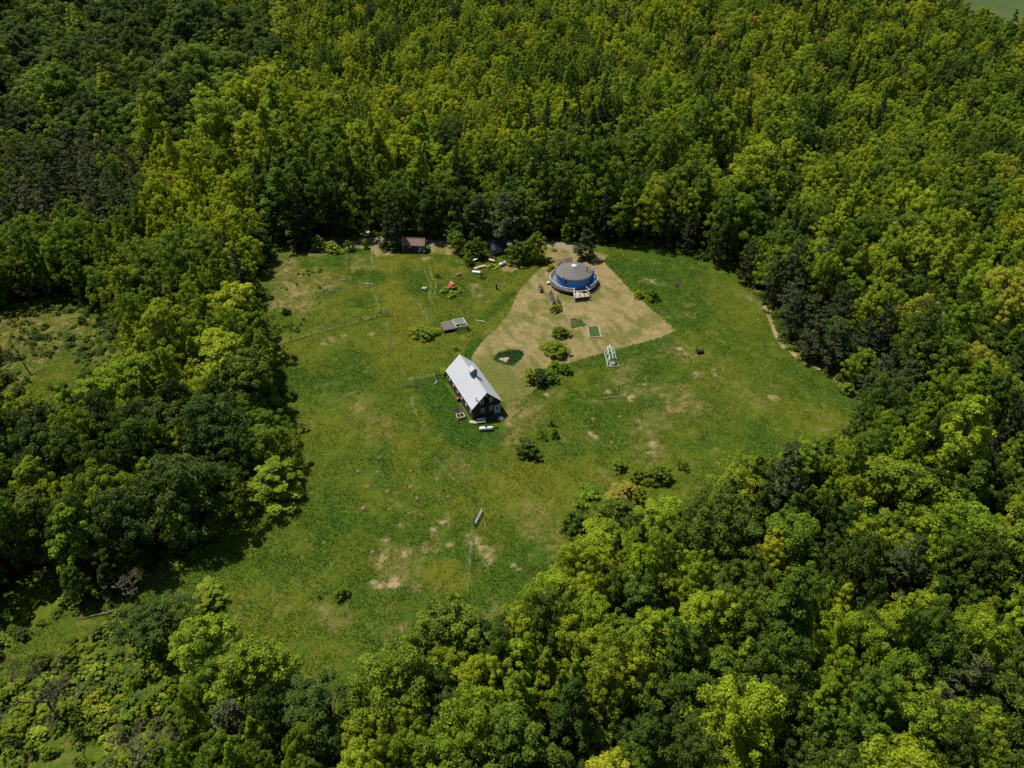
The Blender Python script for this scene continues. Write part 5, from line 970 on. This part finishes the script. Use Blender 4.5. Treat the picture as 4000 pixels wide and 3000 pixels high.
# coarse tussocks in the left pasture
for q in ((420, 490), (640, 660), (700, 680), (785, 675), (810, 648), (580, 710), (520, 700), (650, 710), (500, 830), (790, 875), (375, 890), (340, 1355), (395, 1340), (425, 1362), (450, 1330), (430, 1390), (485, 1405), (525, 1405), (550, 1325), (585, 1260), (505, 1370)):
    bush(DD(*q), 1.1, .55, .22, 'small dark tussock of coarse grass in the left pasture', 'loose', 'grass_tussock', 'tussock', group='tussocks in the left pasture')
# trees standing at the foot of the meadow (placed by the middle of their crowns)
for q, zc, kind, nm, h, r, tn, lb in ((D(440, 1385), 7, 'round', 'maple_tree', 11, 4.0, .66, 'lime domed tree at the lower left foot of the meadow'), (D(545, 1450), 8, 'round', 'maple_tree', 13, 4.6, .60, 'brightest large maple at the lower left meadow foot'), (D(500, 1570), 7, 'bushpine', 'pine_tree', 12, 4.0, .85, 'grey-green pine below the brightest maple at the bottom'),
    (D(690, 1535), 8, 'aspen', 'leafy_tree', 13, 4.2, .26, 'dark olive fine-leaved tree right of the bottom pine'), (D(340, 1340), 6, 'aspen', 'leafy_tree', 10, 3.8, .22, 'dark thin-leaved tree with pale dead limbs beside the scrub'), (D(830, 1460), 9, 'oak', 'leafy_tree', 14, 5.0, .50, 'tall lobed tree with sunlit tufts at the bottom centre'), (D(975, 1360), 7, 'round', 'leafy_tree', 12, 4.8, .46, 'dense rounded tree at the end of the near meadow fence')):
    tree(q, kind, nm, h, r, tn, lb, z=zc)
# dark conifers on the right edge
for k, (q, h, r, tn) in enumerate(((D(1660, 655), 10, 3.0, .55), (D(1700, 660), 14, 4.0, .45), (D(1760, 650), 13, 3.8, .5), (D(1705, 730), 9, 3.0, .22), (D(1745, 775), 9, 3.4, .42), (D(1790, 795), 9.5, 3.6, .40), (D(1840, 810), 11, 3.6, .30), (D(1880, 790), 12, 3.8, .28), (D(1800, 745), 11, 3.4, .3), (D(1880, 870), 9, 3.8, .5), (D(1940, 880), 9, 3.6, .45), (D(1560, 575), 9, 2.8, .4), (D(1480, 545), 8, 2.6, .3), (D(1610, 610), 9, 2.6, .4), (D(1640, 560), 10, 3.0, .42))):
    tree(q, 'bushpine', 'pine_tree', h * 1.3, r * 1.12, tn, 'dark shaggy pine in the right meadow conifer belt, %s from the house' % ('eighth tenth twelfth seventh ninth eleventh thirteenth fifteenth fourteenth seventeenth sixteenth second first fourth third'.split()[k]), group='conifers along the right meadow edge')
# spruces deep in the far forest
for k, q in enumerate((D(1300, 325), D(1180, 345), D(1215, 350), D(1270, 350), D(1145, 340), D(1245, 345), D(1320, 355), D(1240, 300))):
    tree(q, 'spruce', 'spruce_tree', (27, 21, 21, 23, 20, 20, 19, 21)[k], (4.6, 3.8, 3.8, 4, 3.6, 3.6, 3.4, 3.8)[k], .12, 'tallest dark spruce rising from the far forest beyond the house' if k == 0 else 'dark spruce clustered round the tallest far spruce, %s from left' % ('', 'second', 'third', 'sixth', 'first', 'fifth', 'last', 'fourth')[k], group=None if k == 0 else 'spruces clustered in the far forest')
tree(D(2050, 760), 'spruce', 'spruce_tree', 13, 2.4, .1, 'lone dark spruce tip in the right forest')
# bare and dead trees
def dead(q, h, seed, label, rz=0, tilt=0.0, spread=.55, mt='bark', z=0):
    x, y = g(q, z); V, Fq = bare(h, seed, spread); t = thing('bare_tree', label, 'tree', (x, y, 0), rz); t.rotation_euler = (tilt, 0, rz)
    me = np_mesh('limbs', V, Fq, [MAT[mt]], None, True); o = bpy.data.objects.new('limbs', me); link(o, t); OCC.append((x, y, 2.0))
dead(D(135, 1560), 12, 3, 'bare dark-limbed tree in the scrub, left of two', .4, .12, .7, 'snag'); dead(D(275, 1680), 13, 5, 'bare dark-limbed tree in the scrub, right of two', 1.2, .0, .7, 'snag')
dead(D(448, 975), 9, 8, 'pale dead tree among the dark left wood', .2, 0, .45, 'dead'); dead(D(265, 1290), 7, 12, 'grey tangled dead tree above the lower-left shadow', 2.2, .2, .8, 'dead'); dead(D(60, 800), 9, 15, 'dead snag in the small left clearing, nearer one', .0, .05, .3, 'bark'); dead(D(255, 745), 7, 17, 'dead snag in the small left clearing, by the poplars', .6, .05, .35, 'bark'); dead(D(1985, 1040), 8, 21, 'pale bare-limbed tree among the right forest crowns', .9, .1, .6, 'dead', 6)
dead(A(712, 215), 2.6, 23, 'little bare fruit tree behind the round house', 1.0, 0, .6)
x, y = g(Z6(635, 662), 0); t = thing('fallen_log', 'pale fallen trunk lying in grass at the lower left', 'log', (x, y, .12), .22); m = MB(); m.tube([(-3.2, -.3, .05), (-1.0, 0, .1), (1.2, .1, .12), (2.6, .3, .2)], [.04, .08, .11, .13], 7); m.build('log_body', 'dead', t); MB().tube([(.4, .1, .1), (1.0, .8, .4)], [.08, .03], 5).build('branch_stub', 'dead', t)

# ------------------------------------------------------------------ the forest
def in_poly_img(px, py, P):
    r = False; n = len(P)
    for i in range(n):
        x0, y0 = P[i]; x1, y1 = P[(i + 1) % n]
        if (y0 > py) != (y1 > py) and px < (x1 - x0) * (py - y0) / (y1 - y0) + x0: r = not r
    return r
PINE_GROVE = [(-60, 350), (150, 330), (330, 335), (320, 430), (300, 490), (150, 480), (-60, 490)]
BROWN_PINES = [(1640, 560), (1760, 540), (1830, 640), (1900, 700), (1940, 830), (1870, 900), (1700, 740), (1640, 660)]
DARK_TL = [(-80, -60), (560, -60), (600, 120), (500, 200), (440, 300), (340, 330), (-80, 340)]
LIME_L = [(330, 330), (560, 380), (560, 520), (340, 520), (300, 470)]
LIME_MID = [(480, 110), (900, 90), (1500, 60), (1450, 200), (1150, 330), (900, 380), (560, 380), (460, 300)]
LEFT_WOOD = [(150, 900), (600, 820), (640, 1000), (500, 1300), (-80, 1330), (-80, 930)]
LIME_L2 = [(-80, 780), (330, 780), (330, 880), (150, 920), (-80, 940)]
BOTTOM = [(600, 1300), (1250, 1150), (1600, 950), (2300, 1000), (2300, 1800), (500, 1800)]
FAR_TOP = [(600, -60), (1500, -60), (1450, 60), (600, 110)]
def pick(px, py, r):
    """species and leaf tone for a tree whose crown shows at photo position px, py"""
    u, w = r.random(), r.random()
    if in_poly_img(px, py, PINE_GROVE): return ('pine', .62 + .33 * w) if u < .82 else ('aspen', .4 + .2 * w)
    if in_poly_img(px, py, BROWN_PINES): return ('bushpine', .25 + .35 * w) if u < .55 else ('round', .35 + .4 * w)
    if in_poly_img(px, py, DARK_TL): return ('oak' if u < .62 else 'round', .16 + .30 * w if u < .90 else .58) if u < .97 else ('poplar', .86)
    if in_poly_img(px, py, LIME_L): return ('round' if u < .6 else 'poplar', .66 + .18 * w)
    if in_poly_img(px, py, LIME_L2): return ('round' if u < .6 else 'poplar', .56 + .28 * w)
    if in_poly_img(px, py, LEFT_WOOD): return ('oak' if u < .4 else 'round', .10 + .30 * w if u < .85 else .55 + .15 * w)
    if in_poly_img(px, py, FAR_TOP): return ('pine', .2 + .2 * w) if u < .16 else ('poplar' if u < .4 else 'round' if u < .75 else 'aspen', .48 + .26 * w)
    if in_poly_img(px, py, LIME_MID): return ('spruce', .15) if u < .04 else ('poplar' if u < .30 else 'round' if u < .7 else 'aspen', .58 + .26 * w if u < .88 else .34)
    if in_poly_img(px, py, BOTTOM):
        if u < .03: return 'pine', .4 + .4 * w
        return ('round', 'oak', 'poplar', 'aspen')[int(w * 4) % 4], (.20 + .22 * r.random() if u < .36 else .46 + .34 * r.random() if u < .97 else .9)
    if px > 1400 and py < 1000:
        if u < .06: return 'spruce', .08 + .1 * w
        if u < .14: return 'bushpine', .2 + .3 * w
        return ('round', 'oak', 'poplar', 'aspen')[int(w * 4) % 4], (.28 + .16 * r.random() if u < .40 else .50 + .28 * r.random() if u < .975 else .93 + .05 * r.random())
    if py > 380 and 560 < px < 1650: return (('round', 'poplar', 'edge')[int(w * 3) % 3], .34 + .26 * r.random()) if u < .9 else ('spruce', .2)
    return ('round', 'poplar', 'oak', 'aspen')[int(w * 4) % 4], .4 + .35 * r.random()
# open ground that no crown in front of it hides (a tree too tall for its spot stays smaller)
OPEN = [[(583, 548), (600, 530), (700, 514), (770, 508), (1000, 507), (1200, 522), (1310, 528), (1450, 540), (1585, 582), (1640, 640), (1690, 742), (1760, 790), (1852, 852), (1800, 880), (1730, 905), (1640, 900), (1530, 975), (1505, 1010), (1445, 1050), (1340, 1075), (1290, 1110), (1215, 1150), (1240, 1168), (1145, 1205), (1060, 1240), (1030, 1290), (920, 1302), (912, 1400), (870, 1400), (790, 1390), (762, 1440), (740, 1480), (625, 1425), (520, 1350), (500, 1310), (430, 1330), (385, 1345), (250, 1355), (130, 1410), (-20, 1500), (-20, 1400), (130, 1345), (240, 1335), (380, 1225), (420, 1215), (500, 1150), (510, 1100), (560, 1090), (645, 1030), (620, 960), (600, 900), (600, 830), (590, 750), (565, 660), (570, 600)],
        [(-20, 690), (60, 655), (250, 668), (265, 760), (200, 790), (60, 810), (-20, 820)], [(-40, 1400), (240, 1350), (380, 1380), (390, 1450), (330, 1560), (330, 1700), (-40, 1700)]]
def hides(x, y, Ht, Rc):
    for dx, f in ((0, 1.0), (-.5, .93), (.5, .93), (-.85, .8), (.85, .8), (-1.0, .6), (1.0, .6), (0, .8)):
        q = proj(x + dx * Rc, y, Ht * f); px, py = q[0] / S, q[1] / S
        if any(in_poly_img(px, py, P) for P in OPEN): return True
    return False
FR = random.Random(5); GRID = {}
def near(x, y, rad):
    ix, iy = int(x // 8), int(y // 8)
    for i in range(ix - 1, ix + 2):
        for j in range(iy - 1, iy + 2):
            for (a, b, rr) in GRID.get((i, j), ()):
                if (a - x) ** 2 + (b - y) ** 2 < ((rad + rr) * .92) ** 2: return True
    return False
def put(x, y, rad): GRID.setdefault((int(x // 8), int(y // 8)), []).append((x, y, rad))
for x, y, r_ in OCC: put(x, y, r_ * .8)
NT = 100000
cy_ = np.where(NR.random(NT) < .38, NR.uniform(18, 210, NT), NR.uniform(150, 640, NT))
cx_ = NR.uniform(-1, 1, NT) * (np.hypot(cy_, 100) * .74 + 26)
keep = (np.abs(cx_) < (np.hypot(cy_, 100) * .657 * 1.10 + 26))
for P, mg in ((CLEAR, 1.2), (CLEAR2, .5), (SCRUB, .5), (SCRUB2, .5), (FARFIELD, 0)): keep &= sdist(cx_, cy_, P) < -mg
keep &= dist_line(cx_, cy_, ROAD_L) > 3.0
dcl = np.minimum(-sdist(cx_, cy_, CLEAR), 60)
SIZE = {'round': (14.5, 4.3), 'oak': (16.0, 5.6), 'poplar': (16.5, 3.2), 'aspen': (16, 3.7), 'edge': (10, 3.6), 'pine': (16, 3.8), 'bushpine': (11, 3.5), 'spruce': (14, 2.6)}
CONI = {'pine': 'pine_tree', 'bushpine': 'pine_tree', 'spruce': 'spruce_tree'}
trees = []
for i in np.where(keep)[0]:
    x, y = float(cx_[i]), float(cy_[i]); q = proj(x, y, 9.0); px, py = q[0] / S, q[1] / S; kind, tone = pick(px, py, FR); h0, r0 = SIZE[kind]
    sc_ = FR.uniform(.72, 1.28); Ht, Rc = h0 * sc_, r0 * sc_ * FR.uniform(.9, 1.12)
    if kind not in CONI: Rc *= .80; Ht *= FR.uniform(.85, 1.15)
    if kind == 'spruce': Ht *= 1.25; Rc *= 1.1
    if py < 340 and px < 620 and y > 230: b_ = FR.uniform(1.2, 1.9); Rc *= b_; Ht *= .5 + .45 * b_
    if py > 330 and 560 < px < 1650 and y > 180 and kind not in CONI: b_ = FR.uniform(1.0, 1.75); Rc *= b_; Ht *= .62 + .5 * b_
    if y < 135 and kind not in CONI: b_ = FR.choice((.75, .85, .95, 1.0, 1.25)); Rc *= b_; Ht *= .7 + .25 * b_
    d_ = float(dcl[i])
    if d_ < 5 and y < 110: Ht *= .66; Rc *= .8
    elif d_ < 4: Ht *= .85
    k_ = 0
    while y < 175 and k_ < 5 and hides(x, y, Ht, Rc): Ht *= .86; Rc *= .9; k_ += 1
    if k_ == 5: continue
    sp_ = Rc * FR.choice((.60, .68, .74, .80)); 
    if near(x, y, sp_): continue
    put(x, y, sp_)
    n_ = float(vnoise(np.array([x]), np.array([y]), 22, 77)[0]) - .5
    if kind not in ('pine', 'bushpine', 'spruce') and tone < .9: tone = min(.72 if y < 135 else .78, max(.06, tone + n_ * .34))
    trees.append((x, y, kind, Ht, Rc, tone, px, py))
def vis(t): return -90 < t[6] < 2300 and -60 < t[7] < 1790
def show(t):       # apparent crown size
    return t[4] * t[3] / (t[0] ** 2 + t[1] ** 2 + 90 ** 2) if vis(t) else 0
order = sorted(range(len(trees)), key=lambda i: -show(trees[i])); single = set(); cnt = {}
for i in order:
    k = CONI.get(trees[i][2], 'leafy_tree'); lim = {'leafy_tree': 262, 'pine_tree': 70, 'spruce_tree': 30}[k]
    if show(trees[i]) > 0 and cnt.get(k, 0) < lim: cnt[k] = cnt.get(k, 0) + 1; single.add(i)
def where(px, py, x, y):
    if y < 74: return 'at the bottom left of the view' if px < 500 else 'at the bottom below the meadow' if px < 950 else 'at the bottom, right of centre' if px < 1450 else 'at the bottom right corner'
    if y < 135:
        if px < 620: return 'in the left wood by the meadow'
        if px < 1000: return 'at the foot of the meadow'
        if px < 1350: return 'below the near meadow fence'
        if px < 1750: return 'below the lone black feeder'
        return 'near the right edge below the conifer belt'
    if px < 300: return 'left of the feathery poplars'
    if px < 620: return 'between pine grove and left pasture' if y < 240 else 'in the upper left forest'
    if px > 1900: return 'near the right edge beyond the conifer belt'
    if px > 1600: return 'behind the conifer belt'
    if px > 1320: return 'beyond the meadow right of the round house'
    if px > 1000: return 'behind the round house and pines'
    return 'behind the garden shed and driveway'
ORD = ['leftmost'] + [w + ' from left' for w in 'second third fourth fifth sixth seventh eighth ninth tenth eleventh twelfth thirteenth fourteenth fifteenth sixteenth seventeenth eighteenth nineteenth twentieth'.split()] + ['%dth from left' % k for k in range(24, 60)]
by = {}
for i in sorted(single):
    x, y, kind, Ht, Rc, tone, px, py = trees[i]; pl = where(px, py, x, y)
    if kind in CONI: lab = {'pine': 'loose grey-green pine ', 'bushpine': 'dense dark pine ', 'spruce': 'narrow dark spruce '}[kind] + pl
    else: lab = ('dark green' if tone < .3 else 'mid-green' if tone < .5 else 'lime-green' if tone < .66 else 'yellow-green' if tone < .88 else 'bronze') + {'round': ' round-crowned', 'oak': ' broad', 'poplar': ' narrow', 'aspen': ' fine-leaved', 'edge': ' low'}[kind] + ' tree ' + pl
    by.setdefault(lab, []).append(i)
for lab, idx in by.items():
    idx.sort(key=lambda i: trees[i][6])
    for k, i in enumerate(idx):
        x, y, kind, Ht, Rc, tone, px, py = trees[i]; n_ = len(idx)
        full = lab if n_ == 1 else lab + ', ' + ('rightmost' if k == n_ - 1 else ORD[k])
        place(kind, CONI.get(kind, 'leafy_tree'), full, 'tree', x, y, Ht, Rc, tone, group=lab.replace(' tree ', ' trees ').replace(' pine ', ' pines ').replace(' spruce ', ' spruces '))
def instance_cloud(name, rows, label):
    me = bpy.data.meshes.new(name); n = len(rows); me.vertices.add(n); me.vertices.foreach_set('co', np.array([(r[0], r[1], 0) for r in rows], np.float32).ravel())
    def at(nm, typ, data, fld): a = me.attributes.new(nm, typ, 'POINT'); a.data.foreach_set(fld, np.ascontiguousarray(data).ravel())
    at('shape', 'INT', np.array([r[2] for r in rows], np.int32), 'value'); at('tone', 'FLOAT', np.array([r[5] for r in rows], np.float32), 'value')
    at('siz', 'FLOAT_VECTOR', np.array([(r[4], r[4], r[3]) for r in rows], np.float32), 'vector'); at('turn', 'FLOAT_VECTOR', np.array([(FR.gauss(0, .03), FR.gauss(0, .03), FR.uniform(0, 6.28)) for r in rows], np.float32), 'vector')
    me.update(); o = bpy.data.objects.new(name, me); link(o); tag(o, label, 'forest', kind='stuff')
    ng = bpy.data.node_groups.new(name + '_nodes', 'GeometryNodeTree'); ng.interface.new_socket('Geometry', in_out='INPUT', socket_type='NodeSocketGeometry'); ng.interface.new_socket('Geometry', in_out='OUTPUT', socket_type='NodeSocketGeometry')
    nn, ll = ng.nodes, ng.links; gi, go = nn.new('NodeGroupInput'), nn.new('NodeGroupOutput'); ip = nn.new('GeometryNodeInstanceOnPoints'); ci = nn.new('GeometryNodeCollectionInfo')
    ci.inputs['Collection'].default_value = PCOL; ci.inputs['Separate Children'].default_value = True; ci.inputs['Reset Children'].default_value = True
    def na(nm, typ): q = nn.new('GeometryNodeInputNamedAttribute'); q.data_type = typ; q.inputs[0].default_value = nm; return q.outputs[0]
    e2r = nn.new('FunctionNodeEulerToRotation'); ll.new(na('turn', 'FLOAT_VECTOR'), e2r.inputs[0]); ll.new(gi.outputs[0], ip.inputs['Points']); ll.new(ci.outputs[0], ip.inputs['Instance']); ip.inputs['Pick Instance'].default_value = True
    ll.new(na('shape', 'INT'), ip.inputs['Instance Index']); ll.new(e2r.outputs[0], ip.inputs['Rotation']); ll.new(na('siz', 'FLOAT_VECTOR'), ip.inputs['Scale']); ll.new(ip.outputs[0], go.inputs[0])
    md = o.modifiers.new('trees', 'NODES'); md.node_group = ng; return o
rows = []
for i, (x, y, kind, Ht, Rc, tone, px, py) in enumerate(trees):
    if i in single: continue
    lst = PROTO[kind]; _, _, idx, h0, r0 = lst[FR.randrange(len(lst))]; rows.append((x, y, idx, Ht / h0, Rc / r0, tone))
instance_cloud('forest', rows, 'mass of mixed leafy trees and conifers filling the distance')
# scrub thicket in the lower-left corner, small left clearing and forest-edge undergrowth
rows = []; sx = NR.uniform(-130, 75, 40000); sy = NR.uniform(12, 200, 40000)
m_s = (inside(sx, sy, SCRUB2) & (NR.random(len(sx)) < .35 + 1.6 * (fbm(sx, sy, 7, 66) - .38))) | (inside(sx, sy, SCRUB) & (fbm(sx, sy, 8, 63) > .54)); m_c2 = inside(sx, sy, CLEAR2) & (fbm(sx, sy, 9, 61) > .52) & (NR.random(len(sx)) < .6); sd = sdist(sx, sy, CLEAR); m_e = (sd < .6) & (sd > -5) & (NR.random(len(sx)) < .5) & (dist_line(sx, sy, ROAD_L) > 2.8) & ~((np.abs(sx) < 32) & (sy > 180))
SG = {}
STRIP = poly(D, [(-40, 1500), (130, 1400), (250, 1352), (400, 1335), (390, 1270), (240, 1330), (130, 1338), (-40, 1395)])
m_s &= ~inside(sx, sy, STRIP); low = ~inside(sx, sy, SCRUB2)
for i in np.where(m_s | m_c2 | m_e)[0]:
    x, y = float(sx[i]), float(sy[i]); kind = FR.choice(('bush', 'loose', 'loose', 'edge', 'edge', 'sapling')); r = FR.uniform(.5, 1.5) ** 1.15 * (1.0 if m_s[i] else .8); key = (int(x // 3), int(y // 3))
    if any((a - x) ** 2 + (b - y) ** 2 < ((rr + r) * (.40 if m_s[i] else .62)) ** 2 for di in (-1, 0, 1) for dj in (-1, 0, 1) for a, b, rr in SG.get((key[0] + di, key[1] + dj), ())): continue
    SG.setdefault(key, []).append((x, y, r)); lst = PROTO[kind]; _, _, idx, h0, r0 = lst[FR.randrange(len(lst))]; h = r * FR.uniform(.7, 2.0) * (1.0 if m_s[i] else .85)
    if m_s[i] and low[i]: r *= .7; h *= .5
    rows.append((x, y, idx, h / h0, r / r0, min(.8, max(.2, (.56 if m_s[i] else .42) + FR.gauss(0, .11)))))
o = instance_cloud('undergrowth', rows, 'pale green scrub and undergrowth along the wood edges'); o['category'] = 'undergrowth'
